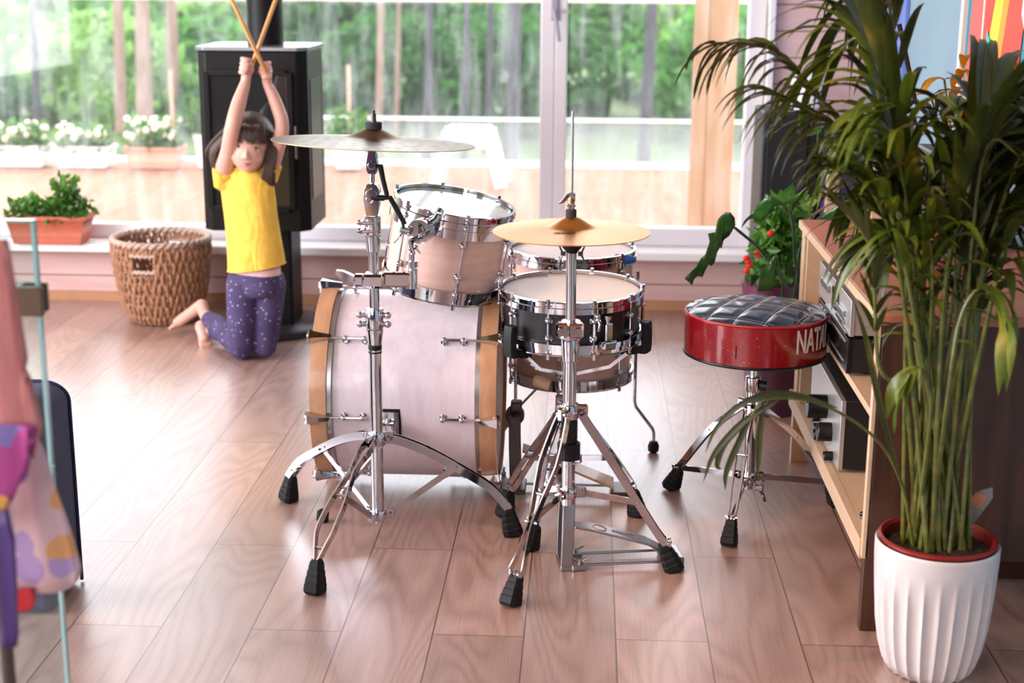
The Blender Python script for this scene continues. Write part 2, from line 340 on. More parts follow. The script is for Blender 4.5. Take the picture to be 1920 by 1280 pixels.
def obj(name, mb, m, parent=None, origin=None, smooth=35, label=None, cat=None, group=None, kind=None, bevel=0):
    """mb is given in room coordinates; stored relative to parent / origin."""
    base = wloc(parent) if parent else Vector((0, 0, 0)); org = Vector([float(q) for q in origin]) if origin is not None else base
    me = bpy.data.meshes.new(name); V = np.array(mb.v)-np.array(org)
    me.from_pydata(V.tolist(), [], mb.f); me.materials.append(m)
    import bmesh as _b; bb = _b.new(); bb.from_mesh(me); _b.ops.recalc_face_normals(bb, faces=bb.faces); bb.to_mesh(me); bb.free()
    if smooth:
        for p in me.polygons: p.use_smooth = True
        me.set_sharp_from_angle(angle=math.radians(smooth))
    o = bpy.data.objects.new(name, me); COL.objects.link(o)
    if parent: o.parent = parent
    o.location = org-base
    if bevel:
        b = o.modifiers.new('bevel', 'BEVEL'); b.width = bevel; b.segments = 3; b.limit_method = 'ANGLE'
    return setprops(o, label, cat, group, kind)
def bez(pts, n=16):
    """smooth curve through points (Catmull-Rom)"""
    P = [np.asarray(p, float) for p in pts]; P = [2*P[0]-P[1]]+P+[2*P[-1]-P[-2]]; out = []; k = len(P)-3
    for q in range(n+1):
        t = q/n*k; i = min(int(t), k-1); t -= i; a, b, c, d = P[i:i+4]
        out.append(.5*((2*b)+(c-a)*t+(2*a-5*b+4*c-d)*t*t+(-a+3*b-3*c+d)*t**3))
    return out
def text_mb(txt, size, bold=0., ext=.0006, xs=1., shear=0.):
    c = bpy.data.curves.new('t', 'FONT'); c.body = txt; c.size = size; c.extrude = ext; c.offset = bold; c.align_x = 'CENTER'; c.align_y = 'CENTER'; c.shear = shear
    o = bpy.data.objects.new('t', c); COL.objects.link(o); dg = bpy.context.evaluated_depsgraph_get(); dg.update(); me = o.evaluated_get(dg).to_mesh()
    mb = MB(); mb.add([(p.co[0]*xs, p.co[1], p.co[2]) for p in me.vertices], [tuple(p.vertices) for p in me.polygons])
    bpy.data.objects.remove(o); bpy.data.curves.remove(c); return mb
# ================================================================ SETTING
def S(name, mb, m, **k): return obj(name, mb, m, kind='structure', **k)
XL, XR, YB, YW, ZC = -4.2, 1.13, -2.6, 6.08, 2.7
S('floor', MB().box(((XL+XR)/2, (YB+YW)/2, -.03), (XR-XL, YW-YB, .06)), fl, smooth=0)
S('ceiling', MB().box(((XL+XR)/2, (YB+YW+.2)/2, ZC+.05), (XR-XL+.4, YW-YB+.4, .1)), ceil_m, smooth=0)
S('wall_right', MB().box((XR+.06, (YB+YW)/2, ZC/2), (.12, YW-YB, ZC)), blue_wall, smooth=0)
S('wall_rear', MB().box(((XL+XR)/2, YB-.06, ZC/2), (XR-XL+.24, .12, ZC)), dark_wall, smooth=0)
wl = MB(); wl.box((XL-.06, (YB+.6)/2, ZC/2), (.12, .6-YB, ZC)); wl.box((XL-.06, (5.0+YW)/2, ZC/2), (.12, YW-5.0, ZC)); wl.box((XL-.06, 2.8, .15), (.12, 4.4, .3)); wl.box((XL-.06, 2.8, 2.5), (.12, 4.4, .4))
S('wall_left', wl, ceil_m, smooth=0)
wf = MB(); wf.box(((XL+.74)/2, YW+.06, .1325), (.74-XL, .12, .265)); wf.box(((XL+.74)/2, YW+.06, 2.52), (.74-XL, .12, .36)); wf.box(((.74+XR)/2, YW+.06, ZC/2), (XR-.74, .12, ZC))
S('wall_back', wf, wall_boards, smooth=0)
S('trim_1', MB().box(((XL+XR)/2, YW-.008, .02), (XR-XL, .016, .04)), noisy('floor_trim', (.5, .25, .13), (.4, .2, .1), 5, rough=.5), smooth=0)
S('trim_2', MB().box(((XL+.74)/2, YW-.02, .250), (.74-XL, .22, .034), bev=.004), sill_m)
S('trim_3', MB().box((.732, YW-.01, 1.48), (.026, .05, 2.43), bev=.003), sill_m)
def window(name, x0, x1, y, z0, z1, fw, label=None, lf=None):
    f = MB(); l = lf or fw
    f.box(((x0+x1)/2, y, z0+fw/2), (x1-x0, .07, fw), bev=.006); f.box(((x0+x1)/2, y, z1-fw/2), (x1-x0, .07, fw), bev=.006)
    f.box((x0+l/2, y, (z0+z1)/2), (l, .072, z1-z0), bev=.006); f.box((x1-fw/2, y, (z0+z1)/2), (fw, .072, z1-z0), bev=.006)
    o = S(name, f, white_p); obj('pane', MB().box(((x0+x1)/2, y+.01, (z0+z1)/2), (x1-x0-2*fw*.8, .012, z1-z0-2*fw*.8)), glass, o, smooth=0)
    return o
WY = YW+.06
window('window_1', -4.15, -.138, WY, .267, 2.32, .06)
w2 = window('window_2', -.138, .719, WY, .267, 2.32, .075, lf=.05)
hp = A(1040, 20, WY-.04)
hb = MB(); hb.box((hp[0], WY-.045, hp[2]+.02), (.028, .014, .12), bev=.004); hb.cyl((hp[0], WY-.05, hp[2]), (hp[0], WY-.09, hp[2]), .009)
hb.tube([(hp[0], WY-.085, hp[2]), (hp[0]+.012, WY-.088, hp[2]-.06), (hp[0]+.02, WY-.088, hp[2]-.12)], .0085, 10)
obj('window_handle', hb, mat('grey_handle', (.38, .35, .42), .4), w2, label='grey window handle')
gl_ = MB().box((XL-.05, 2.8, 1.3), (.012, 4.4, 2.0)); w3 = S('window_3', MB().box((XL-.05, .62, 1.3), (.07, .04, 2.0)).box((XL-.05, 4.98, 1.3), (.07, .04, 2.0)).box((XL-.05, 2.8, .32), (.07, 4.4, .04)).box((XL-.05, 2.8, 2.28), (.07, 4.4, .04)), white_p); obj('pane', gl_, glass, w3, smooth=0)
# ---------------------------------------------------------------- outdoors
S('terrace_deck', MB().box((0, 8.45, -.04), (18, 4.4, .06)), deck_m, smooth=0)
gr = MB(); NX, NY = 24, 24
def gz(x, y): return -.6+max(0, (y-11))*.055+.12*math.sin(x*.7+y*.4)
for j in range(NY+1):
    for i in range(NX+1): x = -26+52*i/NX; y = 10.6+50*j/NY; gr.v.append((x, y, gz(x, y)))
for j in range(NY):
    for i in range(NX): a = j*(NX+1)+i; gr.f.append((a, a+1, a+NX+2, a+NX+1))
S('ground', gr, lawn)
S('terrace_edge_board', MB().box((0, 10.67, .005), (18, .05, .05)), sill_m)
S('terrace_beam', MB().box((-1.6, 9.6, A(940, 4, 9.6)[2]+.06), (9.6, .12, .12), bev=.01).box((-6.34, 9.6, .65), (.12, .12, 1.3), bev=.005).box((3.14, 9.6, .65), (.12, .12, 1.3), bev=.005), sill_m)
pa = A(1337, 200, 6.75); Rz = Matrix.Rotation(math.radians(24), 3, 'Z')
setprops(obj('timber_post', MB().box((pa[0], 6.75, 1.3), (.15, .15, 2.6), R=Rz, bev=.008), post_m, origin=(pa[0], 6.75, 0)), 'square pine timber post outside the right-hand window pane', 'post')
gs = thing('glass_balustrade', (.4, 10.6, 0), 'low hazy glass screen with pale top rail along the terrace edge', 'balustrade')
haze = mat('hazy_glass', (.8, .9, .9), .3); nt_ = haze.node_tree; t1 = N(haze, 'ShaderNodeBsdfTransparent'); t2 = N(haze, 'ShaderNodeMixShader'); t2.inputs[0].default_value = .13
L(haze, t1.outputs[0], t2.inputs[1]); L(haze, B(haze).outputs[0], t2.inputs[2]); L(haze, t2.outputs[0], nt_.nodes['Material Output'].inputs[0])
obj('glass_panel', MB().box((.6, 10.6, .17), (5.2, .012, .32)), haze, gs); obj('top_rail', MB().box((.6, 10.6, .34), (5.2, .04, .02)), sill_m, gs)
random.seed(4); rng = np.random.RandomState(3)
def leafcloud(n, rad, size, squash=1., seed=0, core=.55):
    r = np.random.RandomState(seed); mb = MB()
    for _ in range(n):
        d = r.normal(size=3); d /= np.linalg.norm(d); p = d*rad*(core+(1-core)*r.rand()**.5); p[2] *= squash
        p[:2] += .12*rad*np.sin(p[2]*9/rad+r.rand())
        a = U(r.normal(size=3)); b = U(np.cross(a, r.normal(size=3))); s = size*(.6+.8*r.rand())
        mb.add([p-a*s*.5, p+b*s*.28, p+a*s*.6, p-b*s*.28], [(0, 1, 2, 3)])
    return mb
bush0 = [obj('bush', leafcloud(1100, 1., .24, .8, k), tree_leaf[k % 3], smooth=0) for k in range(4)]
blab = ['deep green leafy bush beyond the terrace', 'mid green leafy bush beyond the terrace', 'pale sunlit yellow-green bush beyond the terrace', 'deep green leafy bush beyond the terrace']
bi = 0
for k in range(46):
    Y = 15+24*(k/46.)**1.3+random.random()*1.5; X = (-.52+.98*((k*0.6180339) % 1))*Y*.78+random.uniform(-.6, .6); s = random.uniform(.5, .95)*(.7+Y/34)
    px = X/Y
    kind = k % 4
    if px < -.22: kind = (0, 2, 1, 2)[k % 4]
    if px > .12: kind = (1, 2, 2, 1)[k % 4]
    o = bush0[kind] if k == kind and False else bush0[kind].copy()
    COL.objects.link(o); o.location = (X, Y, gz(X, Y)+.45*s*(1 if k % 3 else .7)); o.scale = (s, s, s*random.uniform(.8, 1.1)); o.rotation_euler = (0, 0, random.random()*6)
    where = 'behind the planters on the left' if px < -.22 else ('behind the drum kit' if px < .0 else 'through the right-hand pane')
    near = 'nearer' if Y < 22 else 'farther'
    setprops(o, blab[kind].replace('beyond the terrace', near+' row beyond the terrace, seen '+where), 'bush', near+' '+('deep green', 'mid green', 'pale', 'deep green')[kind]+' bushes '+where)
for o in bush0: bpy.data.objects.remove(o)
def tree(px, Y, wpx, m, lab, group=None, crown=1.):
    p = A(px, 100, Y); x = p[0]; z0 = gz(x, Y)-.1; r = wpx/2*Y/F
    t = thing('forest_tree', (x, Y, z0), lab, 'tree', group); hh = 8.5
    obj('trunk', MB().tube([(x, Y, z0), (x+.05, Y, z0+1.5), (x-.03, Y, z0+5), (x+.05, Y, z0+hh)], [r*1.3, r, r*.85, r*.5], 10), m, t)
    mb = leafcloud(1300, 1.7*crown, .26, 1., int(px)); mb.v = [(a+x, b+Y, c+z0+hh+.3) for a, b, c in mb.v]
    obj('crown', mb, tree_leaf[int(px) % 3], t, smooth=0)
for a in ((866, 14, 13, bark, 'thin grey trunk, second to the right of the stove pipe in the forest'), (796, 14.5, 15, bark, 'grey forest trunk seen above the cymbal'),
          (912, 15, 12, bark, 'narrow grey forest trunk just right of the middle of the window'), (955, 13.5, 25, bark, 'thick dark grey trunk near the window mullion'),
          (706, 15, 13, bark_pink, 'pinkish pine trunk directly behind the cymbal stand'), (740, 16, 9, bark_pink, 'faint slender pinkish trunk deep in the forest'),
          (218, 15, 18, bark_pink, 'brownish pine trunk above the white planters'), (262, 14, 26, bark_pink, 'broad brown pine trunk above the pale terracotta planter'),
          (318, 16, 20, bark_pink, 'brown pine trunk beside the leaning stake'), (1210, 14, 22, bark, 'pale grey trunk seen through the right-hand pane'), (60, 15, 14, bark, 'grey trunk at the far left of the forest')):
    tree(*a)
# planters and pots on the terrace
def plant_tuft(mb, c, w_, d_, h, n, seed, ls=.05, up=.7):
    r = np.random.RandomState(seed)
    for _ in range(n):
        p = _v(c[0]+(r.rand()-.5)*w_, c[1]+(r.rand()-.5)*d_, c[2]+h*r.rand()**1.2); a = U(r.normal(size=3)+_v(0, 0, up)); b = U(np.cross(a, r.normal(size=3))); s = ls*(.6+.8*r.rand())
        n_ = np.cross(a, b)*s*.12
        mb.add([p, p+a*s*.5+b*s*.34+n_, p+a*s*1.1, p+a*s*.5-b*s*.34+n_], [(0, 1, 2, 3)])
    return mb
def planter(name, x, Y, z, w_, d_, h, m, lab, group, seed, leafm, th, n=220, ls=.06, rim=.012, flower=None, spike=0):
    t = thing(name, (x, Y, z), lab, 'planter', group)
    b = MB(); k = .86; prof = [(k, 0), (1, .86), (1, .861), (1.045, .862), (1.045, 1.), (.95, 1.), (.95, .88), (.9, .2)]
    rs = [[(x+sx*w_/2*q, Y+sy*d_/2*q, z+h*zz) for sx, sy in ((-1, -1), (1, -1), (1, 1), (-1, 1))] for q, zz in prof]; b.rings(rs)
    obj('trough', b, m, t, bevel=.004)
    obj('soil', MB().box((x, Y, z+h*.86), (w_*.93, d_*.93, .01)), soil, t)
    mb = MB(); plant_tuft(mb, (x, Y, z+h*.9), w_*.95, d_*1.1, th, n, seed, ls)
    if spike: plant_tuft(mb, (x+w_*.22, Y, z+h*.9), w_*.3, d_, spike, n//2, seed+5, ls*1.1)
    obj('leaves', mb, leafm, t, smooth=0)
    if flower:
        f = MB(); r = np.random.RandomState(seed)
        for _ in range(34): f.ball((x+(r.rand()-.5)*w_, Y-.02+(r.rand()-.5)*d_, z+h+th*(.3+.7*r.rand())), ls*.4, 6)
        obj('flowers', f, flower, t)
    return t
flw = mat('pale_flowers', (.95, .92, .7), .8)
PY = 10.35
def px_planter(x0, x1, yb, h, **k):
    a, b = A(x0, yb, PY), A(x1, yb, PY); return dict(x=(a[0]+b[0])/2, Y=PY, z=.0, w_=(b[0]-a[0])*.93, d_=.2, h=h, **k)
planter('planter_box', **px_planter(-8, 96, 310, .15, m=planter_w, lab='leftmost white planter trough of leaves on the terrace edge', group=None, seed=1, leafm=bright_leaf, th=.16, flower=flw))
planter('planter_box', **px_planter(108, 216, 310, .15, m=planter_w, lab='white planter trough between another white one and the pale terracotta one', group=None, seed=2, leafm=bright_leaf, th=.14, flower=flw))
planter('planter_box', **px_planter(240, 346, 313, .15, m=terracotta_p, lab='pale terracotta planter trough with a tall stake on the terrace edge', group=None, seed=3, leafm=bright_leaf, th=.2, flower=flw))
def stake(x, y0, y1, Y, lab):
    a, b = A(x, y0, Y), A(x+3, y1, Y); setprops(obj('plant_stake', MB().cyl((a[0], Y, a[2]), (a[0], Y, b[2]), .013, 8), wood_light, origin=(a[0], Y, b[2])), lab, 'stake')
stake(319, 132, 285, PY, 'pale wooden stake standing in the pale terracotta planter'); stake(653, 122, 262, PY, 'pale wooden stake standing in the white pot behind the cymbal')
def round_pot(px, ytop, rpx, h, lab, seed, Y=PY, m=planter_w):
    p = A(px, ytop, Y); r = rpx*Y/F; z = max(0., p[2]-h); t = thing('flower_pot', (p[0], Y, z), lab, 'pot')
    obj('pot', MB().lathe([(r*.7, 0), (r*.95, h*.85), (r*1.05, h*.85), (r*1.05, h), (r*.93, h), (r*.9, h*.85)], (p[0], Y, z), seg=24), m, t)
    obj('leaves', plant_tuft(MB(), (p[0], Y, z+h), r*2, r*2, .2, 160, seed, .07), bright_leaf, t, smooth=0); return z
round_pot(383, 252, 20, .24, 'white round pot of leaves partly hidden behind the stove', 8); round_pot(653, 262, 34, .2, 'white round pot of flowers behind the cymbal rim', 9)
p0 = A(880, 238, 9.7)
st_ = thing('garden_stool', (p0[0], 9.7, 0), 'white plastic step stool on the deck beyond the window', 'stool')
sh = p0[2]; obj('seat', MB().box((p0[0], 9.7, sh-.012), (.29, .26, .03), bev=.01), planter_w, st_)
for sx in (-1, 1):
    for sy in (-1, 1): obj('leg', MB().bar([(p0[0]+sx*.13, 9.7+sy*.11, sh-.02), (p0[0]+sx*.22, 9.7+sy*.15, 0)], .075, .02, ref=(1, 0, 0)), planter_w, st_)
obj('apron', MB().box((p0[0], 9.58, sh-.07), (.32, .015, .11)).box((p0[0], 9.82, sh-.07), (.32, .015, .11)), planter_w, st_)
# planter on the indoor sill
pl = (A(24, 455, 5.99), A(172, 455, 5.99))
planter('planter_box', (pl[0][0]+pl[1][0])/2, 5.985, .268, pl[1][0]-pl[0][0]-.01, .13, .118, terracotta, 'terracotta planter trough with green herbs on the indoor window sill', None, 12, bright_leaf, .07, n=420, ls=.035, spike=.15)
# ================================================================ DRUM KIT
UPZ = _v(0, 0, 1)
def wingnut(mb, c, ax, up=(0, 0, 1), s=1.):
    u, v, w = frame(ax, up); c = _v(*c); mb.cyl(c, c+w*.014*s, .0065*s, 12)
    for k in (-1, 1): mb.tube([c+w*.007*s, c+w*.014*s+v*k*.012*s, c+w*.019*s+v*k*.024*s], [.005*s, .0055*s, .0035*s], 8, flat=.5)
def lug_between(p_top, p_bot, out, post=.012, tr=.0042):
    """tube lug: two ball posts on the shell joined by a slim tube"""
    mb = MB(); a = _v(*p_top); b = _v(*p_bot); o = U(out)
    for p in (a, b): mb.cyl(p-o*.002, p+o*.003, .010, 14); mb.cyl(p, p+o*post, .0045, 10); mb.ball(p+o*post, .0078, 12)
    mb.cyl(a+o*post, b+o*post, tr, 10); return mb
def drum_parts(t, c, ax, R_, dep, shell_m, head_top, n, phase, hoop_h=.02, lug_len=.3, head_bot=None, full_lug=False, top_gap=.008, claw=False, skip=(), hoop_th=.0035, lugz=(.25, .75)):
    """c = centre of bottom rim, ax = axis to the batter head"""
    u, v, w = frame(ax, (0, 1, 0)); c = _v(*c)
    obj('shell', MB().lathe([(R_, .006), (R_, dep-.006), (R_-.006, dep-.006), (R_-.006, .006)], c, ax, 64, closed=False, cap0=False, cap1=False).lathe([(R_-.006, .006), (R_, .006)], c, ax, 64, False, False), shell_m, t)
    obj('batter_head', MB().lathe([(0.001, dep+.001), (R_*.6, dep+.001), (R_+.001, dep), (R_+.004, dep-.008), (R_+.003, dep-.012), (R_-.001, dep-.012)], c, ax, 64), head_top, t)
    obj('resonant_head', MB().lathe([(0.001, 0), (R_+.001, 0), (R_+.004, .006), (R_+.001, .01)], c, ax, 64), head_bot or head_clear, t)
    def hoop(z0, z1, flip):
        Ri = R_+.0045; Ro = Ri+hoop_th; pr = [(Ri, z0), (Ri, z1), (Ri-.002, z1), (Ri-.002, z1+.003*flip), (Ro+.002, z1+.003*flip), (Ro+.0025, z1), (Ro, z1-.001*flip), (Ro, (z0+z1)/2+.002), (Ro+.0035, (z0+z1)/2), (Ro+.0035, z0)]
        return MB().lathe(pr, c, ax, 72, closed=False, cap0=False, cap1=False).lathe([(Ro+.0035, z0), (Ri, z0)], c, ax, 72, False, False)
    obj('hoop', hoop(dep-.006-hoop_h, dep+.007, 1), chrome, t); obj('hoop', hoop(.006+hoop_h, -.006, -1), chrome, t)
    for k in range(n):
        if k in skip: continue
        a = phase+2*PI*k/n; o = u*math.cos(a)+v*math.sin(a); b0 = c+o*R_
        if full_lug: lg = obj('lug', lug_between(b0+w*dep*lugz[1], b0+w*dep*lugz[0], o, .011), chrome, t)
        else:
            mb = lug_between(b0+w*dep*.90, b0+w*dep*.90-w*lug_len*.2, o, .011); mb2 = lug_between(b0+w*dep*.1+w*lug_len*.2, b0+w*dep*.1, o, .011); obj('lug', mb2, chrome, t); lg = obj('lug', mb, chrome, t)
        e = R_+.011; q = c+o*e; r = MB().cyl(q-w*.008, q+w*(dep+.004), .0028, 8)
        for z_, s_ in ((dep+.004, 1), (-.006, -1)): r.cyl(q+w*(z_-.004*s_), q+w*(z_+.012*s_), .0048, 8); r.box(q+w*(z_-.004*s_)-o*.003, (.014, .014, .005))
        obj('tension_rod', r, chrome, lg)
# ---------------- bass drum: axis along +X (batter head to the right)
BY, BZ, BR = 3.87, .292, .27; bx0, bx1 = -.705, -.222
bdt = thing('bass_drum', (-.46, BY, 0), 'big whitewashed maple bass drum with honey wood hoops lying on its side', 'drum')
c0 = _v(bx0, BY, BZ); X1 = _v(1, 0, 0); hw = .043; SR = .254
obj('shell', MB().lathe([(SR, hw), (SR, bx1-bx0-hw)], c0, X1, 96, False, False).lathe([(SR-.008, hw), (SR-.008, bx1-bx0-hw)], c0, X1, 96, False, False), maple_white, bdt)
for k, (za, zb, zs, nm) in enumerate(((0, hw, 1, 'resonant_head'), (bx1-bx0-hw, bx1-bx0, -1, 'batter_head'))):
    obj('hoop', MB().lathe([(BR-.014, za), (BR, za), (BR+.001, (za+zb)/2), (BR, zb), (BR-.014, zb)], c0, X1, 96, False, False).lathe([(BR-.014, zb), (BR-.014, za)], c0, X1, 96, False, False), hoop_wood, bdt, label='honey-coloured wooden hoop')
    ze = zb if k == 0 else za
    obj('head_collar', MB().lathe([(BR-.006, ze), (BR-.006, ze+.012*zs), (SR, ze+.014*zs)], c0, X1, 96, False, False), steel, bdt)
    zh = .012 if k == 0 else bx1-bx0-.012
    obj(nm, MB().lathe([(.001, zh), (BR-.015, zh), (BR-.015, zh+.002), (.001, zh+.002)], c0, X1, 64), head_m, bdt)
for k in range(8):
    th = math.radians(-5+45*k); o = _v(0, -math.cos(th), math.sin(th)); T = _v(0, math.sin(th), math.cos(th))
    for sd in (0, 1):
        zs = 1 if sd == 0 else -1; xe = bx0 if sd == 0 else bx1
        p1 = c0*_v(0, 1, 1)+_v(xe+zs*.088, 0, 0)+o*SR; p2 = p1+_v(zs*.05, 0, 0)
        lg = obj('lug', lug_between(p1, p2, o, .016, .0045), chrome, bdt)
        ro = MB().cyl(p1+o*.016, _v(xe-zs*.002, 0, 0)+p1*_v(0, 1, 1)+o*.016, .003, 8); obj('tension_rod', ro, chrome, lg)
        q = _v(xe, BY, BZ)+o*(BR+.002); cl = MB()
        cl.rings([[q+_v(zs*x_, 0, 0)+T*a*wd/2+o*b for a, b in ((-1, 0.0), (-.7, h_), (.7, h_), (1, 0.0))] for x_, wd, h_ in ((-.011, .034, .012), (-.004, .036, .019), (.010, .026, .017), (.030, .017, .014), (.052, .012, .011))])
        cl.box(q+_v(-zs*.006, 0, 0)-o*.008, (.005, .022, .018), R=np.array([X1, T, o]).T); cl.cyl(q+_v(-zs*.012, 0, 0)+o*.009, q+_v(zs*.004, 0, 0)+o*.009, .006, 8)
        obj('claw', cl, chrome, lg)
# spurs
for sx, fp in ((-1, G(604, 978)),):
    br = c0*_v(0, 1, 1)+_v(-.50, 0, 0); th = math.radians(-10); o = _v(0, -math.cos(th), math.sin(th)); bp = br+o*SR
    s_ = MB(); s_.box(bp+o*.004, (.05, .008, .075), bev=.002); s_.cyl(bp, bp+o*.03, .016, 16); s_.box(bp+o*.024, (.035, .02, .03), bev=.004)
    sp_ = obj('spur_bracket', s_, chrome, bdt); obj('gasket', MB().box(bp+o*.001, (.062, .006, .09), bev=.002), rubber, sp_)
    e = _v(*fp)+_v(0, 0, .02); obj('spur', MB().tube([bp+o*.028, bp+o*.03+_v(-.02, -.005, -.05), e], .006, 10), chrome, bdt)
    obj('spur_foot', MB().lathe([(.010, 0), (.016, .004), (.016, .028), (.008, .034)], e-_v(0, 0, .02), U(_v(.1, .15, 1)), 12), rubber, bdt)
# ---------------- rack tom (12 inch) hanging from the cymbal stand
tc = A(852, 382, 3.82); tilt = Euler((math.radians(4.0), math.radians(10), 0)).to_matrix(); tax = np.array(tilt @ Vector((0, 0, 1))); TD = .222
tt = thing('rack_tom', tc-tax*TD, 'small satin maple tom tilted beside the cymbal stand', 'drum')
# tilt toward the camera raises the far rim
drum_parts(tt, tc-tax*TD, tax, .152, TD, tom_shell, head_clear, 6, math.radians(-72), hoop_h=.022, lug_len=.23)
mr = MB(); u_, v_, w_ = frame(tax, (0, 1, 0)); # suspension mount ring below the top hoop
obj('suspension_ring', mr.lathe([(.164, TD-.052), (.1655, TD-.052), (.1655, TD-.028), (.164, TD-.028)], tc-tax*TD, tax, 72, False, False), chrome, tt)
# ---------------- floor tom
ft = _v(-.037, 4.2, 0); ftt = thing('floor_tom', ft, 'pale maple floor tom on slim legs behind the snare drum', 'drum')
drum_parts(ftt, ft+_v(0, 0, .235), UPZ, .175, .37, tom_shell, head_m, 6, math.radians(-40), hoop_h=.018, lug_len=.25)
for a in (-5, 100, 215):
    d = _v(math.cos(math.radians(a)), math.sin(math.radians(a)), 0); b = ft+d*.192
    obj('leg_bracket', MB().box(ft+d*.183+_v(0, 0, .42), (.03, .03, .05), R=Matrix.Rotation(math.radians(a), 3, 'Z'), bev=.004), chrome, ftt)
    lg = obj('leg', MB().tube([b+_v(0, 0, .55), b+_v(0, 0, .16)+d*0, b+_v(0, 0, .14)+d*.004, b+d*.055+_v(0, 0, .075), b+d*.06+_v(0, 0, .06), b+d*.06+_v(0, 0, .02)], .005, 10), chrome, ftt)
    obj('rubber_foot', MB().lathe([(.008, 0), (.016, .006), (.017, .022), (.012, .034), (.006, .036)], b+d*.06, seg=16), rubber, lg)
kn = ft+_v(.14, -.105, .60); obj('blue_damper', MB().ball(kn+_v(.015, 0, .0), .016, 12, (1.6, .8, .8)).ball(kn+_v(-.012, 0, .004), .012, 10), mat('blue_rubber', (.01, .08, .4), .35), ftt, label='blue rubber hoop clip')
# ---------------- snare
sc_ = _v(-.035, 3.765, 0); saxm = Euler((math.radians(1.5), 0, 0)).to_matrix(); sax = np.array(saxm @ Vector((0, 0, 1))); SD = .122; sb = sc_+_v(0, 0, .462)
snt = thing('snare_drum', sb, 'black-stained snare drum with chrome rims and a pale coated head', 'drum')
drum_parts(snt, sb, sax, .1775, SD, black_shell, head_m, 10, math.radians(-107), hoop_h=.015, full_lug=True, lugz=(.3, .68))
a = math.radians(-60); d = _v(math.cos(a), math.sin(a), 0); R_a = Matrix.Rotation(a+PI/2, 3, 'Z'); q = sb+d*.178
th_ = MB(); th_.box(q+d*.012+sax*.05, (.022, .022, .045), R=R_a, bev=.003); th_.cyl(q+d*.012+sax*.072, q+d*.012+sax*.09, .006, 12); th_.cyl(q+d*.012+sax*.083, q+d*.012+sax*.092, .011, 12); th_.box(q+d*.02+sax*.015, (.035, .018, .02), R=R_a, bev=.003)
u_ = np.array(R_a @ Vector((1, 0, 0))); th_.cyl(q+d*.016+sax*.02-u_*.022, q+d*.016+sax*.02+u_*.022, .007, 12); th_.tube([q+d*.01+sax*.09-u_*.03, q+d*.022+sax*.075-u_*.028, q+d*.012+sax*.055-u_*.026], .0045, 8); th_.ball(q+d*.014+sax*.092-u_*.03, .007)
obj('snare_throw', th_, chrome, snt, label='chrome throw-off lever')
obj('snare_strands', MB().tube([q+sax*.01, q+sax*-.004-d*.02, q-sax*.004-d*.06], .003, 6), darkmetal, snt)
tx = text_mb('EVANS', .017, .0002, .0002, 1.15); lp = A(1008, 508, 3.9); tp = sb+sax*(SD+.0026)
def place(mb, o, u, v, w): mb.v = [tuple(_v(*o)+_v(*u)*p[0]+_v(*v)*p[1]+_v(*w)*p[2]) for p in mb.v]; return mb
Lx = _v(lp[0], 3.895, 0); zc = tp[2]+(3.895-3.77)*math.tan(math.radians(1.5)); ca = math.radians(22)
obj('head_print', place(tx, (Lx[0], Lx[1], zc+.0008), (math.cos(ca), math.sin(ca), math.sin(ca)*.026), (-math.sin(ca), math.cos(ca), .026), sax), mat('grey_print', (.2, .18, .2), .6), snt, label='grey maker lettering on the head')
# ---------------- tripod stands
def foot_mb(p, d, s=1.):
    """ribbed rubber foot; p = ground point, d = direction up the leg"""
    mb = MB(); u, v, w = frame(U(_v(*d)), (0, 0, 1)); p = _v(*p); w = U(_v(d[0]*.28, d[1]*.28, max(d[2], .6))); u = U(np.cross(UPZ, _v(d[0], d[1], 0))) if abs(d[0])+abs(d[1]) > .05 else _v(1, 0, 0); v = np.cross(w, u)
    rs = []
    for h, a, b in ((0, .018, .020), (.006, .022, .025), (.02, .0215, .024), (.022, .0200, .0225), (.026, .0205, .0225), (.034, .019, .021), (.036, .0175, .0195), (.04, .018, .0195), (.048, .0165, .018), (.05, .015, .0165), (.054, .0155, .0165), (.064, .0135, .014), (.070, .010, .010)):
        a *= s*.88; b *= s*.88; h *= s; rs.append([p+w*h+u*a*x_+v*b*y_ for x_, y_ in ((1, .6), (.7, 1), (-.7, 1), (-1, .6), (-1, -.6), (-.7, -1), (.7, -1), (1, -.6))])
    z0 = min(q[2] for r in rs for q in r)
    rs = [[_v(q[0], q[1], max(q[2], p[2]+.001)) for q in r] for r in rs]
    return mb.rings(rs)
def double_leg(t, pts, foot, gap=(.011, .011, .011, .014, .014, .004), wd=.015, th=.004, fs=1., nm='leg'):
    """double-braced leg following pts (already curved), two flat bars side by side"""
    P = bez(pts, 22); d = U(P[-1]-P[0]); side = U(np.cross(UPZ, _v(d[0], d[1], 0))); mb = MB(); n = len(P)
    for s in (-1, 1):
        Q = [p+side*s*np.interp(i/(n-1), np.linspace(0, 1, len(gap)), gap) for i, p in enumerate(P)]; rs = []
        for i in range(n):
            tg = U(Q[min(i+1, n-1)]-Q[max(i-1, 0)]); sd = U(side-tg*np.dot(side, tg)); nv = np.cross(tg, sd)
            rs.append([Q[i]+nv*wd/2*a+sd*th/2*b for a, b in ((1, -1), (1, 1), (-1, 1), (-1, -1))])
        mb.rings(rs)
    for f in (.03, .5, .93):
        p = P[int(f*(n-1))]; g = np.interp(f, np.linspace(0, 1, len(gap)), gap)+.004; mb.cyl(p-side*g, p+side*g, .0035, 10)
    lg = obj(nm, mb, chrome, t); ud = U(P[-4]-P[-1])
    obj('rubber_foot', foot_mb(foot, ud, fs), rubber, lg, smooth=25); return P
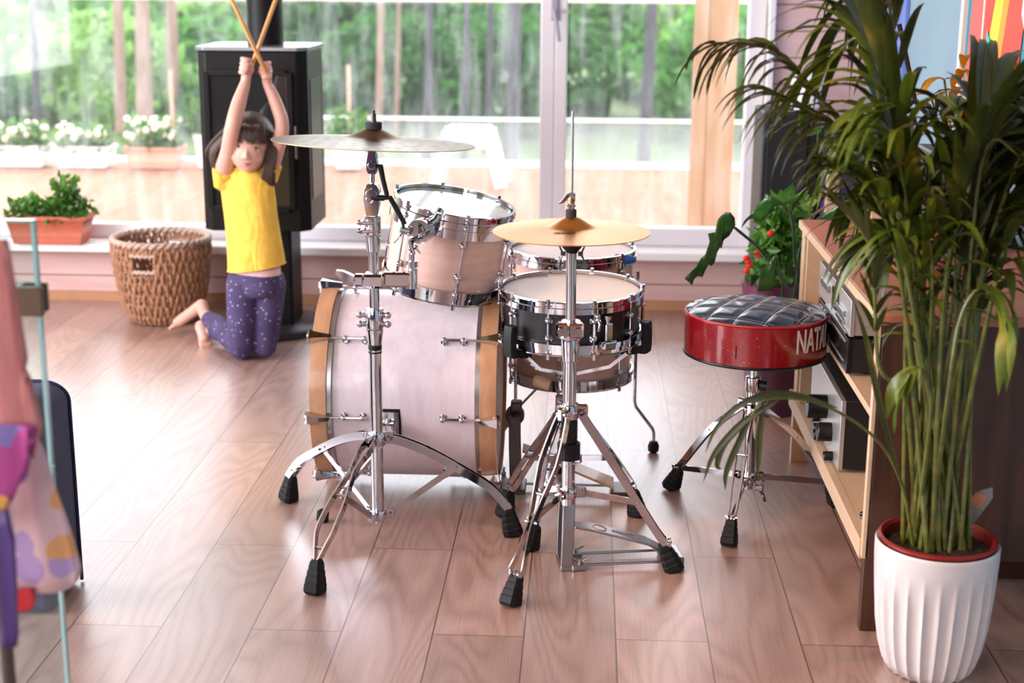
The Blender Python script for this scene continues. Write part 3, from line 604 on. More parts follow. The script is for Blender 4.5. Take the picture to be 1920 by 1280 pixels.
def collar(c, h, r, ears, ax=UPZ):
    mb = MB().lathe([(r, -h/2), (r+.002, -h/2+.003), (r+.002, h/2-.003), (r, h/2)], c, ax, 28)
    for e in ears: mb.box(_v(*c)+_v(*e)*(r+.009), (.026, .014, h*.9), R=Matrix.Rotation(math.atan2(e[1], e[0]), 3, 'Z'), bev=.003); s = U(np.cross(UPZ, _v(*e))); mb.cyl(_v(*c)+_v(*e)*(r+.013)-s*.012, _v(*c)+_v(*e)*(r+.013)+s*.012, .0055, 12)
    return mb
def tripod(t, c, zt, zb, feet, prof, r=.0143, joint=.52, fs=1., gaps=None, wd=.015):
    c = _v(*c); ears = []
    for i, f in enumerate(feet):
        f = _v(*f); d = U(_v(f[0]-c[0], f[1]-c[1], 0)); D = math.hypot(f[0]-c[0], f[1]-c[1]); ears.append(d)
        pts = [c+d*(r+.012)+_v(0, 0, zt)]+[c+d*D*q+_v(0, 0, zt*h) for q, h in prof]+[c+d*(D-.012*fs)+_v(0, 0, .064*fs)]
        g = gaps[i] if gaps else (.011, .011, .011, .014, .014, .004)
        P = double_leg(t, pts, f-d*0, g, wd=wd, fs=fs); pj = P[int(joint*(len(P)-1))]
        obj('brace', MB().bar([c+d*(r+.012)+_v(0, 0, zb), pj], .015, .004, ref=np.cross(UPZ, d) if False else (0, 0, 1)).cyl(pj-np.cross(UPZ, d)*.016, pj+np.cross(UPZ, d)*.016, .004, 10), chrome, t)
    obj('leg_collar', collar(c+_v(0, 0, zt), .034, r+.006, ears), chrome, t); obj('brace_collar', collar(c+_v(0, 0, zb), .026, r+.005, ears), chrome, t)
# cymbal stand
cs = _v(-.505, 3.425, 0); cst = thing('cymbal_stand', cs, 'tall chrome cymbal stand in front of the bass drum', 'stand')
tripod(cst, cs, .275, .075, [G(590, 1112), G(540, 938), G(963, 1003)], [(.2, .95), (.4, .83), (.64, .64), (.83, .47)], r=.0155, joint=.55, fs=1.15, gaps=[(.010, .014, .005, .020, .022, .004)]+[(.010,)*6]*2, wd=.02)
obj('base_tube', MB().cyl(cs+_v(0, 0, .055), cs+_v(0, 0, .535), .0155, 28), chrome, cst)
obj('memory_band', MB().lathe([(.0163, .500), (.0163, .512)], cs, UPZ, 28).lathe([(.0164, .492), (.0164, .4955)], cs, UPZ, 28), rubber, cst)
obj('tube_sleeve', MB().lathe([(.0165, .513), (.0175, .514), (.021, .548), (.021, .551)], cs, UPZ, 28), chrome, cst)
mc = MB(); mc.lathe([(.021, .552), (.022, .555), (.022, .598), (.020, .602)], cs, UPZ, 28)
for z_ in (.566, .588):
    for a in (200, 340): d = _v(math.cos(math.radians(a)), math.sin(math.radians(a)), 0); mc.cyl(cs+d*.018+_v(0, 0, z_), cs+d*.036+_v(0, 0, z_), .007, 10); mc.ball(cs+d*.036+_v(0, 0, z_), .009, 10)
obj('height_clamp', mc, chrome, cst)
obj('middle_tube', MB().cyl(cs+_v(0, 0, .53), cs+_v(0, 0, .745), .0125, 28), chrome, cst)
ar = MB(); zc = .672 # multi clamp carrying the tom
ar.box(cs+_v(0, 0, zc), (.052, .048, .034), bev=.006); ar.box(cs+_v(.055, .01, zc), (.07, .022, .036), bev=.005); ar.cyl(cs+_v(.09, .015, zc-.022), cs+_v(.09, .015, zc+.024), .014, 20); ar.box(cs+_v(-.035, -.004, zc), (.028, .026, .03), bev=.006)
ar.rings([[cs+_v(-.045-x_, -.01, zc+zz)+_v(a*.4*wd, b*.010, a*wd) for a, b in ((-1, -1), (1, -1), (1, 1), (-1, 1))] for x_, wd, zz in ((0, .006, .004), (.014, .010, .006), (.03, .009, .014), (.044, .003, .022))])
obj('multi_clamp', ar, chrome, cst)
tm = MB(); tm.cyl(cs+_v(.09, .015, zc), cs+_v(.09, .015, zc+.062), .007, 14); tm.cyl(cs+_v(.09, .015, zc+.03), cs+_v(.09, .015, zc+.045), .015, 20)
e1 = cs+_v(.092, .02, zc+.06); jb = A(790, 432, 3.63); tm.tube([e1, e1+_v(-.004, .0, .03), jb+_v(-.03, .01, -.03), jb], .007, 12); tm.cyl(jb+_v(-.012, -.014, 0), jb+_v(.014, .016, 0), .026, 28); tm.cyl(jb+_v(-.004, -.02, 0), jb+_v(.004, .01, 0), .031, 28)
tm.tube([jb, jb+_v(.03, .03, .02), jb+_v(.045, .05, .045)], .010, 10); wingnut(tm, jb+_v(-.03, -.02, .0), (-1, -.3, .3), s=1.5); wingnut(tm, jb+_v(-.012, -.012, -.035), (-.2, -.3, -1), s=.9)
obj('tom_arm', tm, chrome, tt, label='chrome ball-joint tom arm')
obj('upper_sleeve', MB().lathe([(.0135, .740), (.0165, .742), (.0185, .775), (.0185, .782)], cs, UPZ, 28), chrome, cst)
hc = MB().lathe([(.0185, .783), (.0190, .785), (.0190, .826), (.0175, .828)], cs, UPZ, 28)
for z_ in (.792, .812): # memory lock forks pointing left
    for s_ in (-1, 1): hc.tube([cs+_v(.005, s_*.016, z_), cs+_v(-.02, s_*.014-.004, z_), cs+_v(-.034, s_*.006-.006, z_)], .0045, 8)
    hc.cyl(cs+_v(-.026, -.022, z_), cs+_v(-.026, .012, z_), .005, 10)
obj('height_clamp', hc, chrome, cst)
tl = MB(); tz = .872 # boom tilter body with inverted U front
tl.rings([[cs+_v(a*w_, b*.014, z_) for a, b in ((-1, -1), (1, -1), (1, 1), (-1, 1))] for z_, w_ in ((.826, .0135), (.84, .0165), (.87, .0195), (.892, .0185), (.902, .012), (.905, .006))])
tl.cyl(cs+_v(0, -.018, tz+.008), cs+_v(0, .018, tz+.008), .014, 20)
tl.torus(cs+_v(-.004, -.0145, tz-.004), .008, .0022, (0, 1, 0), 20, 6)
obj('boom_tilter', tl, chrome, cst, bevel=.003)
hd = MB(); a_ = cs+_v(.018, -.012, tz); hd.cyl(cs+_v(.0, -.012, tz), a_+_v(.012, 0, 0), .007, 12); hd.tube([a_+_v(.008, 0, 0), a_+_v(.026, 0, .001), a_+_v(.046, 0, -.036), a_+_v(.060, 0, -.062)], [.006, .0065, .0065, .0055], 10)
obj('tilter_handle', hd, plastic, cst, label='black plastic clamp handle')
obj('upper_rod', MB().cyl(cs+_v(.0, 0, .89), cs+_v(.001, 0, .945), .0062, 16), chrome, cst)
t2 = MB().rings([[cs+_v(.001+a*w_, b*.011, z_) for a, b in ((-1, -1), (1, -1), (1, 1), (-1, 1))] for z_, w_ in ((.927, .009), (.935, .014), (.955, .0145), (.975, .011), (.985, .007))]); t2.cyl(cs+_v(.001, -.014, .948), cs+_v(.001, .014, .948), .010, 16); t2.cyl(cs+_v(.001, 0, .98), cs+_v(.003, 0, 1.0), .0055, 12)
obj('cymbal_tilter', t2, chrome, cst, bevel=.002)
h2 = MB(); b_ = cs+_v(.012, -.014, .946); h2.tube([b_, b_+_v(.010, 0, .002), b_+_v(.016, 0, -.03), b_+_v(.025, 0, -.068)], [.006, .007, .006, .0055], 10); obj('tilter_handle', h2, plastic, cst, label='black plastic tilter handle')
cc = A(701, 266, 3.425); obj('wing_bolt', MB().cyl(_v(cc[0], 3.425, .98), cc+_v(0, 0, .075), .0035, 10).cyl(cc+_v(0, 0, .045), cc+_v(0, 0, .066), .0065, 12).cyl(cc+_v(0, 0, .066), cc+_v(0, 0, .072), .0045, 10), darkmetal, cst)
obj('felt_washer', MB().lathe([(.018, .024), (.0195, .026), (.0195, .044), (.018, .046)], cc, UPZ, 24), felt, cst, label='black felt washer')
# crash cymbal
crm = Euler((math.radians(-2.2), math.radians(2.1), 0)).to_matrix()
def cymbal(R_, bell_r, bell_h, drop):
    pr = []; 
    for i in range(30):
        r = .005+(R_-.005)*(i/29)**1.1; pr.append((r, (bell_h*math.cos(min(1, r/bell_r)*PI/2)**1.7 if r < bell_r else 0)-drop*(r/R_)**1.3))
    top = [(r, z+.0008) for r, z in pr]; bot = [(r, z-.0008) for r, z in reversed(pr)]
    return MB().lathe(top+bot, (0, 0, 0), UPZ, 128, False, False, closed=False)
cy = obj('crash_cymbal', cymbal(.2385, .070, .022, .014), brass_crash, origin=(0, 0, 0), label='large hammered olive-brass cymbal on the tall stand', cat='cymbal'); cy.location = cc+_v(0, 0, .012); cy.rotation_euler = (math.radians(-2.6), math.radians(2.1), 0)
# hi-hat
hh = _v(-.030, 3.275, 0); hht = thing('hihat_stand', hh, 'chrome hi-hat stand with double-braced legs and foot pedal', 'stand')
tripod(hht, hh, .40, .2, [G(955, 1136), G(1266, 1070), G(990, 1028)], [(.14, .95), (.5, .58), (.85, .22)], r=.0155, joint=.6, fs=1.12, gaps=[(.010, .012, .024, .004, .018, .003), (.010,)*6, (.010, .012, .02, .006, .014, .004)], wd=.018)
obj('base_tube', MB().cyl(hh+_v(0, 0, .17), hh+_v(0, 0, .36), .0155, 28), chrome, hht)
obj('spring_housing', MB().lathe([(.017, .305), (.0195, .306), (.0195, .325)]+[(.0195 if i % 2 else .0205, .327+i*.0045) for i in range(12)]+[(.019, .383), (.015, .384)], hh, UPZ, 28), plastic, hht)
obj('tension_dial', MB().lathe([(.021, .283), (.027, .284), (.027, .322), (.022, .324)], hh, UPZ, 40, mod=lambda a, z: 1+.04*math.sin(a*18)), plastic, hht, label='black ribbed tension dial')
obj('leg_hub', MB().lathe([(.020, .385), (.021, .388), (.021, .415), (.018, .418)], hh, UPZ, 28), chrome, hht)
obj('lower_tube', MB().cyl(hh+_v(0, 0, .38), hh+_v(0, 0, .585), .0155, 28), chrome, hht)
cm = MB().lathe([(.0165, .520), (.0185, .522), (.022, .568), (.0215, .573)], hh, UPZ, 28).lathe([(.0225, .575), (.0235, .577), (.0235, .613), (.022, .616)], hh, UPZ, 28)
cm.box(hh+_v(-.018, -.012, .597), (.03, .026, .036), bev=.005); cm.box(hh+_v(.012, -.014, .597), (.036, .026, .036), bev=.005)
for x_ in (-.022, .018): cm.cyl(hh+_v(x_, -.016, .597), hh+_v(x_, -.034, .597), .0085, 12)
obj('height_clamp', cm, chrome, hht)
obj('upper_tube', MB().cyl(hh+_v(0, 0, .57), hh+_v(-.001, 0, .782), .0118, 28), chrome, hht)
obj('cymbal_seat', MB().lathe([(.012, .774), (.014, .778), (.022, .787), (.0245, .792), (.0248, .804), (.023, .807)], hh, UPZ, 32), rubber, hht)
for s_ in (-1, 1):
    wn = MB(); wingnut(wn, hh+_v(.014*s_, 0, .772), (s_, 0, 0), s=.8); obj('wing_bolt', wn, darkmetal, hht)
obj('pull_rod', MB().cyl(hh+_v(-.001, 0, .77), hh+_v(-.003, 0, 1.092), .0030, 10), steel, hht)
HC = A(1071, 427, 3.275); HC[1] = 3.275
def hat(flip, lab):
    o = obj('hihat_cymbal', cymbal(.178, .058, .023, .013), brass_hat, origin=(0, 0, 0), label=lab, cat='cymbal'); return o
ht = hat(1, 'golden brass top hi-hat cymbal with small script lettering'); ht.location = (HC[0], HC[1], HC[2]+.004)
hb_ = hat(-1, 'golden brass bottom hi-hat cymbal lying under the top one'); hb_.location = (HC[0], HC[1], HC[2]-.0215); hb_.rotation_euler = (PI, 0, 0)
sx_ = text_mb('Sabian', .013, .0003, .0002, 1.5, .4); obj('maker_script', place(sx_, HC+_v(-.016, -.075, .0015), (1, .03, 0), (0, 1, .10), UPZ), mat('black_print', (.02, .02, .02), .5), ht, label='small black script lettering')
hc2 = MB(); c_ = HC+_v(-.001, 0, .026); hc2.lathe([(.0075, .016), (.0075, .022), (.011, .023), (.011, .027), (.0085, .028), (.0085, .034), (.0095, .036), (.0095, .052), (.006, .055)], c_, UPZ, 20)
hc2.tube([c_+_v(.004, 0, .05), c_+_v(-.008, -.003, .047), c_+_v(-.018, -.006, .036), c_+_v(-.027, -.008, .030)], [.008, .0065, .005, .002], 10)
cl_ = thing('hihat_clutch', HC+_v(0, 0, .026), 'chrome clutch with wing screw gripping the rod above the hi-hat', 'clutch')
obj('clutch_body', hc2, chrome, cl_); obj('felt', MB().lathe([(.0125, -.002), (.0125, .014), (.011, .016)], c_, UPZ, 24), felt, cl_)
# pedal frame and footboard running right towards the throne
fp_ = MB(); e0 = G(1036, 1050); e1 = G(1072, 1083)
fx = U(_v(*G(1275, 1032))-_v(*G(1085, 1040))); fx[2] = 0; fx = U(fx); fy = np.cross(UPZ, fx)
base = _v(*G(1058, 1058)); base[2] = 0
def Pd(a, b, z): return base+fx*a+fy*b+_v(0, 0, z)
fr_ = MB()
for s in (-1, 1): fr_.bar([Pd(0, s*.036, .008), Pd(.002, s*.036, .11), Pd(.004, s*.030, .165), Pd(.006, s*.012, .185)], .030, .012, ref=fx)
fr_.bar([Pd(0, -.042, .008), Pd(0, .042, .008)], .030, .016, ref=fx); fr_.bar([Pd(.005, -.022, .178), Pd(.005, .022, .178)], .028, .026, ref=fx)
obj('pedal_frame', fr_, steel, hht, bevel=.003)
bdg = text_mb('Pearl', .012, .0003, .0004, 1.1, .3); obj('maker_badge', MB().box(Pd(-.012, -.008, .178), (.004, .036, .018), R=np.array([fx, fy, UPZ]).T, bev=.001), plastic, hht)
obj('badge_script', place(bdg, Pd(-.0145, -.008, .178), -fy, UPZ, -fx), sill_m, hht)
fb = MB(); D = .262
fb.rings([[Pd(a, b*w_, z_+dz) for b, dz in ((-1, 0), (1, 0), (1, .006), (-1, .006))] for a, w_, z_ in ((.022, .018, .098), (.06, .026, .092), (.12, .027, .075), (.2, .027, .05), (D-.02, .03, .026))])
obj('footboard', fb, steel, hht, bevel=.002)
obj('footboard_emblem', MB().torus(Pd(.085, 0, .0915), .017, .0008, U(fx*.25+UPZ), 28, 5).bar([Pd(.115, 0, .084), Pd(.17, 0, .068)], .002, .0015, ref=fy), mat('dark_red_print', (.25, .04, .03), .5), hht, label='dark red ring and stripe on the footboard')
ch = MB()
for i in range(9): q = Pd(.012, 0, .165-i*.009); ch.torus(q, .0048, .0016, fx if i % 2 else fy, 12, 6)
obj('chain', ch, plastic, hht)
hp_ = MB().box(Pd(D, 0, .012), (.05, .085, .022), R=np.array([fx, fy, UPZ]).T, bev=.003); hp_.cyl(Pd(D-.02, -.034, .026), Pd(D-.02, .034, .026), .005, 10); obj('heel_plate', hp_, steel, hht)
obj('radius_rods', MB().tube([Pd(.01, -.036, .012), Pd(D, -.036, .012)], .0035, 8).tube([Pd(.01, .036, .012), Pd(D, .036, .012)], .0035, 8), steel, hht)
cl2 = MB(); 
for s in (-1, 1): cl2.box(Pd(.03, s*.036, .008), (.035, .02, .014), R=np.array([fx, fy, UPZ]).T, bev=.002); wingnut(cl2, Pd(.032, s*.036, .014), UPZ, fx, .9)
obj('rod_clamp', cl2, steel, hht)
# snare stand
ss = _v(-.035, 3.74, 0); sst = thing('snare_stand', ss, 'low chrome basket stand holding the black snare drum', 'stand')
tripod(sst, ss, .265, .13, [G(1196, 968), ss+_v(-.02, .25, 0), ss+_v(-.165, -.12, 0)], [(.18, .93), (.55, .62), (.85, .34)], r=.0135, joint=.55, fs=1.05, wd=.016)
ms = MB().cyl(ss+_v(0, 0, .11), ss+_v(0, 0, .30), .0135, 24).cyl(ss+_v(0, 0, .28), ss+_v(0, 0, .405), .0095, 20); obj('tube', ms, chrome, sst)
obj('height_clamp', MB().lathe([(.016, .275), (.0185, .277), (.0185, .315), (.015, .318)], ss, UPZ, 24).box(ss+_v(-.022, -.012, .29), (.028, .02, .03), bev=.004), chrome, sst)
obj('grey_sleeve', MB().lathe([(.014, .325), (.0175, .326), (.0175, .352), (.014, .354)], ss, UPZ, 24), mat('grey_plastic', (.35, .33, .36), .5), sst)
obj('basket_hub', MB().lathe([(.012, .352), (.016, .36), (.016, .385), (.010, .392)], ss, UPZ, 24), chrome, sst)
for ang in (224, -20, 95):
    d = _v(math.cos(math.radians(ang)), math.sin(math.radians(ang)), 0); e = sc_+_v(0, 0, 0)+d*.205; sgn = np.cross(UPZ, d)
    am = MB().bar([ss+d*.012+_v(0, 0, .362), ss*.45+e*.55+_v(0, 0, .39), e-d*.035+_v(0, 0, .437)], .016, .009, ref=sgn); am = obj('basket_arm', am, chrome, sst)
    g = MB(); g.rings([[e+d*x_+_v(0, 0, z_)+sgn*b*.014+d*a*.010 for a, b in ((-1, -1), (-.6, -1.2), (.6, -1.2), (1, -1), (1, 1), (.6, 1.2), (-.6, 1.2), (-1, 1))] for x_, z_ in ((-.002, .434), (.004, .437), (.006, .455), (.006, .49), (.004, .512), (.002, .517))])
    g.rings([[e+d*x_+_v(0, 0, z_)+sgn*b*.010+_v(0, 0, a*.009) for a, b in ((-1, -1), (1, -1), (1, 1), (-1, 1))] for x_, z_ in ((-.06, .433), (-.03, .436), (.0, .445))])
    obj('rubber_grip', g, rubber, am, smooth=40)
# bass drum pedal with beater
bp = _v(-.165, 3.80, 0); bpt = thing('bass_drum_pedal', bp, 'dark metal bass drum pedal clamped on the right hoop, beater raised', 'pedal')
pm = MB().box((-.185, 3.80, .02), (.07, .10, .016), bev=.003); 
for s in (-1, 1): pm.bar([(-.178, 3.80+s*.045, .02), (-.182, 3.80+s*.045, .16), (-.182, 3.80+s*.045, .235)], .028, .012, ref=(1, 0, 0))
pm.cyl((-.182, 3.745, .225), (-.182, 3.855, .225), .010, 14); obj('pedal_frame', pm, darkmetal, bpt, bevel=.003)
obj('pedal_cam', MB().cyl((-.182, 3.79, .225), (-.182, 3.81, .225), .026, 24).box((-.178, 3.80, .25), (.03, .035, .03), bev=.004), darkmetal, bpt)
be = A(1017, 717, 3.78); obj('beater_shaft', MB().cyl((-.178, 3.80, .24), be, .0033, 8), steel, bpt)
dd = U(be-_v(-.178, 3.80, .24)); sd = U(np.cross(dd, (0, 1, 0))); obj('beater', MB().lathe([(.008, -.022), (.0165, -.020), (.017, .016), (.014, .024), (.007, .028)], be+sd*.0, U(sd*.8-dd*.35), 24), wood_light, bpt, label='pale wooden beater head')
obj('footboard', MB().rings([[(x_, 3.80+b*w_+.01, z_+dz) for b, dz in ((-1, 0), (1, 0), (1, .007), (-1, .007))] for x_, w_, z_ in ((-.16, .03, .125), (-.05, .037, .085), (.06, .04, .04), (.09, .042, .028))]), hoop_wood, bpt, label='brown footboard')
obj('heel_plate', MB().box((.115, 3.81, .012), (.07, .09, .02), bev=.003), darkmetal, bpt); obj('radius_rods', MB().cyl((-.16, 3.76, .014), (.1, 3.76, .014), .0035, 8).cyl((-.16, 3.84, .014), (.1, 3.84, .014), .0035, 8), steel, bpt)
# ---------------- throne
tb = _v(.440, 3.68, 0); thn = thing('drum_throne', tb, 'round drum stool with red sparkle side and quilted blue-black top', 'stool')
tripod(thn, tb, .30, .105, [G(1366, 1024), G(1256, 916), G(1572, 948)], [(.10, .99), (.5, .68), (.86, .27)], r=.0145, joint=.86, fs=1.05, gaps=[(.011, .012, .012, .012, .008, .004)]+[(.006,)*6]*2, wd=.016)
obj('base_tube', MB().cyl(tb+_v(0, 0, .075), tb+_v(0, 0, .365), .0155, 28), chrome, thn); obj('seat_post', MB().cyl(tb+_v(0, 0, .36), tb+_v(0, 0, .44), .0112, 24), chrome, thn)
obj('height_clamp', MB().lathe([(.0175, .34), (.0195, .343), (.0195, .378), (.017, .38)], tb, UPZ, 24), chrome, thn); kb = MB().cyl(tb+_v(.018, -.006, .358), tb+_v(.036, -.012, .358), .013, 12); obj('clamp_knob', kb, plastic, thn)
wk = MB(); wingnut(wk, tb+_v(.018, -.012, .082), (1, -.5, 0), s=1.5); obj('wing_bolt', wk, chrome, thn)
obj('post_cap', MB().lathe([(.018, .425), (.020, .427), (.020, .448)], tb, UPZ, 24), plastic, thn)
SRd = .181; ZB, ZT = .447, .551
obj('seat_side', MB().lathe([(.02, ZB), (SRd-.004, ZB), (SRd, ZB+.004), (SRd+.0015, (ZB+ZT)/2), (SRd, ZT-.003), (SRd-.006, ZT+.001), (.02, ZT-.004)], tb, UPZ, 96), red_vinyl, thn)
obj('seat_base_rim', MB().torus(tb+_v(0, 0, ZB), SRd-.002, .0045, UPZ, 80, 8), plastic, thn); obj('seat_piping', MB().torus(tb+_v(0, 0, ZT+.001), SRd-.002, .0032, UPZ, 80, 8), piping_m, thn)
qm = MB(); NR, NA = 46, 260; sp_q = .072; rt_ = math.radians(18)
def qh(x, y):
    a = x*math.cos(rt_)+y*math.sin(rt_); b = -x*math.sin(rt_)+y*math.cos(rt_); f = 1.
    for q in ((a+b)*.7071, (a-b)*.7071):
        d = abs((q/sp_q+.5) % 1-.5)*sp_q; f = min(f, min(1, d/.018)**.5)
    r = math.hypot(x, y)/SRd; return ZT+.004+.022*(1-r**3)+.0065*(f-1)*(1 if r < .97 else 0)
rs = []
for i in range(NR+1): r = SRd*.985*(i/NR) if i else 1e-4; rs.append([(tb[0]+r*math.cos(2*PI*j/NA), tb[1]+r*math.sin(2*PI*j/NA), qh(r*math.cos(2*PI*j/NA), r*math.sin(2*PI*j/NA))) for j in range(NA)])
rs.append([(tb[0]+SRd*math.cos(2*PI*j/NA), tb[1]+SRd*math.sin(2*PI*j/NA), ZT-.002) for j in range(NA)])
obj('seat_top', MB().rings(rs, True, False), blue_vinyl, thn, smooth=60)
stc = MB()
for fam in (0, 1):
    for k in range(-3, 4):
        for off in (-.0045, .0045):
            q = k*sp_q+off; s = -SRd
            while s < SRd:
                a, b = ((q+s)*.7071, (q-s)*.7071) if fam == 0 else ((q+s)*.7071, (s-q)*.7071)
                x = a*math.cos(rt_)-b*math.sin(rt_); y = a*math.sin(rt_)+b*math.cos(rt_)
                if math.hypot(x, y) < SRd*.955:
                    dr = U(_v(x, y, 0)-_v(x-.001, y, 0)); tgx = (.7071, -.7071) if fam == 0 else (.7071, .7071); tx_ = _v(tgx[0]*math.cos(rt_)-tgx[1]*math.sin(rt_), tgx[0]*math.sin(rt_)+tgx[1]*math.cos(rt_), 0)
                    p = _v(tb[0]+x, tb[1]+y, qh(x, y)+.0004); nn = np.cross(UPZ, tx_); stc.add([p-tx_*.0016-nn*.0005, p+tx_*.0016-nn*.0005, p+tx_*.0016+nn*.0005, p-tx_*.0016+nn*.0005, p+_v(0, 0, .0006)], [(0, 1, 4), (1, 2, 4), (2, 3, 4), (3, 0, 4)])
                s += .005
obj('stitching', stc, thread, thn, smooth=0, label='white double stitching')
nt_ = text_mb('NATAL', .084, .0012, .0006, .50)
xs_ = [p[0] for p in nt_.v]; x0 = min(xs_)
ang0 = math.asin(min(.99, (1478-1416)/136.)); zt_ = (ZB+ZT)/2+.010
nt_.v = [((lambda a, r: (tb[0]+r*math.sin(a), tb[1]-r*math.cos(a), zt_+p[1]))(ang0+(p[0]-x0)/SRd-YAW*0, SRd+.0022+p[2])) for p in nt_.v]
obj('seat_lettering', nt_, letters, thn, smooth=0, label='silver block lettering on the side')
obj('seam', MB().box((tb[0]+SRd*math.sin(-.37), tb[1]-SRd*math.cos(-.37)-.001, ZB+.04), (.002, .003, .032)), plastic, thn)
# ================================================================ STOVE, BASKET, LEFT FOREGROUND
sv = _v(A(497, 300, 5.62)[0], 5.62, 0); svt = thing('wood_stove', sv, 'black pedestal wood stove with glass door standing before the window', 'stove')
zt_, zb_ = A(497, 90, 5.45)[2], A(497, 432, 5.45)[2]; hw_ = .205
def oct_(hx, hy, ch, z, y0=0): return [(sv[0]+x, sv[1]+y+y0, z) for x, y in ((-hx+ch, -hy), (hx-ch, -hy), (hx, -hy+ch), (hx, hy-ch), (hx-ch, hy), (-hx+ch, hy), (-hx, hy-ch), (-hx, -hy+ch))]
obj('body', MB().rings([oct_(hw_, .19, .035, zb_), oct_(hw_, .19, .035, zt_-.012)]), stove_m, svt, bevel=.004)
obj('top_plate', MB().rings([oct_(hw_+.006, .196, .036, zt_-.010), oct_(hw_+.006, .196, .036, zt_+.004)]), mat('grey_top_plate', (.25, .27, .29), .25, .6), svt, bevel=.002)
dz0, dz1 = A(497, 392, 5.43)[2], A(497, 136, 5.43)[2]; yf = sv[1]-.19
dr = MB(); cxd = (dz0+dz1)/2
for s in (-1, 1): dr.box((sv[0]+s*.155-.012, yf-.006, cxd), (.022, .014, dz1-dz0))
for z_ in (dz0, dz1): dr.box((sv[0]-.012, yf-.006, z_), (.287, .013, .022))
do_ = obj('door', dr, stove_m, svt, bevel=.002); obj('door_glass', MB().box((sv[0]-.012, yf-.002, cxd), (.30, .005, dz1-dz0-.02)), stove_glass, do_, smooth=0)
lg_ = MB(); random.seed(2)
for k in range(5): lg_.box((sv[0]+.02+.028*k, yf-.0055, dz0+.10+.006*k), (.018, .003, .18))
obj('side_glass', MB().box((sv[0]+hw_+.001, sv[1]-.02, cxd), (.004, .20, dz1-dz0-.06)), plastic, svt, smooth=0)
obj('door_handle', MB().cyl((sv[0]+.165, yf-.02, cxd-.06), (sv[0]+.165, yf-.02, cxd+.06), .005, 10), darkmetal, do_)
obj('pedestal', MB().box((sv[0], sv[1]+.02, zb_/2), (.215, .2, zb_), bev=.01), stove_m, svt)
obj('floor_plate', MB().lathe([(.2, 0), (.218, .004), (.222, .03), (.21, .036), (.001, .036)], (sv[0]+.01, sv[1]+.0, 0), UPZ, 56), mat('dark_base_plate', (.05, .05, .06), .3, .5), svt)
obj('flue_pipe', MB().cyl((sv[0]+.012, sv[1]+.03, zt_), (sv[0]+.012, sv[1]+.03, ZC), .069, 40), stove_m, svt)
# basket
bk = _v(*G(300, 596)); bk[2] = 0; bk[1] = 5.75; bk[0] = A(305, 520, 5.75)[0]; bh = .345
wkt = thing('wicker_basket', bk, 'brown woven wicker basket with pale rim and cut-out handles on the floor', 'basket')
RB = [(.118, 0), (.138, .02), (.160, .08), (.178, .17), (.188, .26), (.193, .33)]
def rb(z): return np.interp(z, [p[1] for p in RB], [p[0] for p in RB])
mb = MB(); NS = 84
def in_handle(a, z): return abs((a+PI/2+.12+PI) % (2*PI)-PI) < .24 and .232 < z < .292 or abs((a-PI/2+.12+PI) % (2*PI)-PI) < .24 and .232 < z < .292
for i in range(NS):   # vertical twisted strands weaving in and out
    a = 2*PI*i/NS; zz = np.linspace(.008, .325, 15); run = []
    for j, z in enumerate(zz):
        if in_handle(a, z):
            if len(run) > 1: mb.tube(run, .0071, 6)
            run = []; continue
        r = rb(z)+.005*(1 if (i+j//2) % 2 else -1); aa = a+.022*math.sin(j*1.7+i*2.1); run.append(_v(bk[0]+r*math.cos(aa), bk[1]+r*math.sin(aa), z))
    if len(run) > 1: mb.tube(run, .0071, 6)
obj('woven_side', mb, wicker_m, wkt)
mb = MB()
for j in range(13):
    z = .012+.0245*j; run = []
    for i in range(97):
        a = 2*PI*i/96
        if in_handle(a, z):
            if len(run) > 1: mb.tube(run, .005, 6)
            run = []; continue
        r = rb(z)+.004*math.cos(a*NS/2+j*PI); run.append(_v(bk[0]+r*math.cos(a), bk[1]+r*math.sin(a), z+.003*math.sin(a*NS)))
    if len(run) > 1: mb.tube(run, .005, 6)
obj('cross_weave', mb, wicker_m, wkt)
mb = MB()
for s in (0, 1):
    mb.tube([(bk[0]+(.190+.006*math.cos(k*.9+s*PI))*math.cos(2*PI*k/140), bk[1]+(.190+.006*math.cos(k*.9+s*PI))*math.sin(2*PI*k/140), .336+.006*math.sin(k*.9+s*PI)) for k in range(141)], .0085, 7)
pale_wick = noisy('pale_wicker', (.55, .42, .36), (.42, .28, .2), 30, rough=.7, bstr=.3)
obj('braided_rim', mb, pale_wick, wkt, label='pale braided rim')
for sgn in (-1, 1):
    mb = MB()
    for z_ in (.229, .296): mb.tube([(bk[0]+(rb(z_)+.002)*math.cos(sgn*PI/2-.12+q), bk[1]+(rb(z_)+.002)*math.sin(sgn*PI/2-.12+q), z_+.003*math.sin(q*60)) for q in np.linspace(-.27, .27, 24)], .0075, 7)
    obj('handle_edge', mb, pale_wick, wkt)
obj('base', MB().lathe([(.001, .004), (.12, .004), (.12, .012), (.001, .012)], bk, UPZ, 32), wicker_m, wkt)
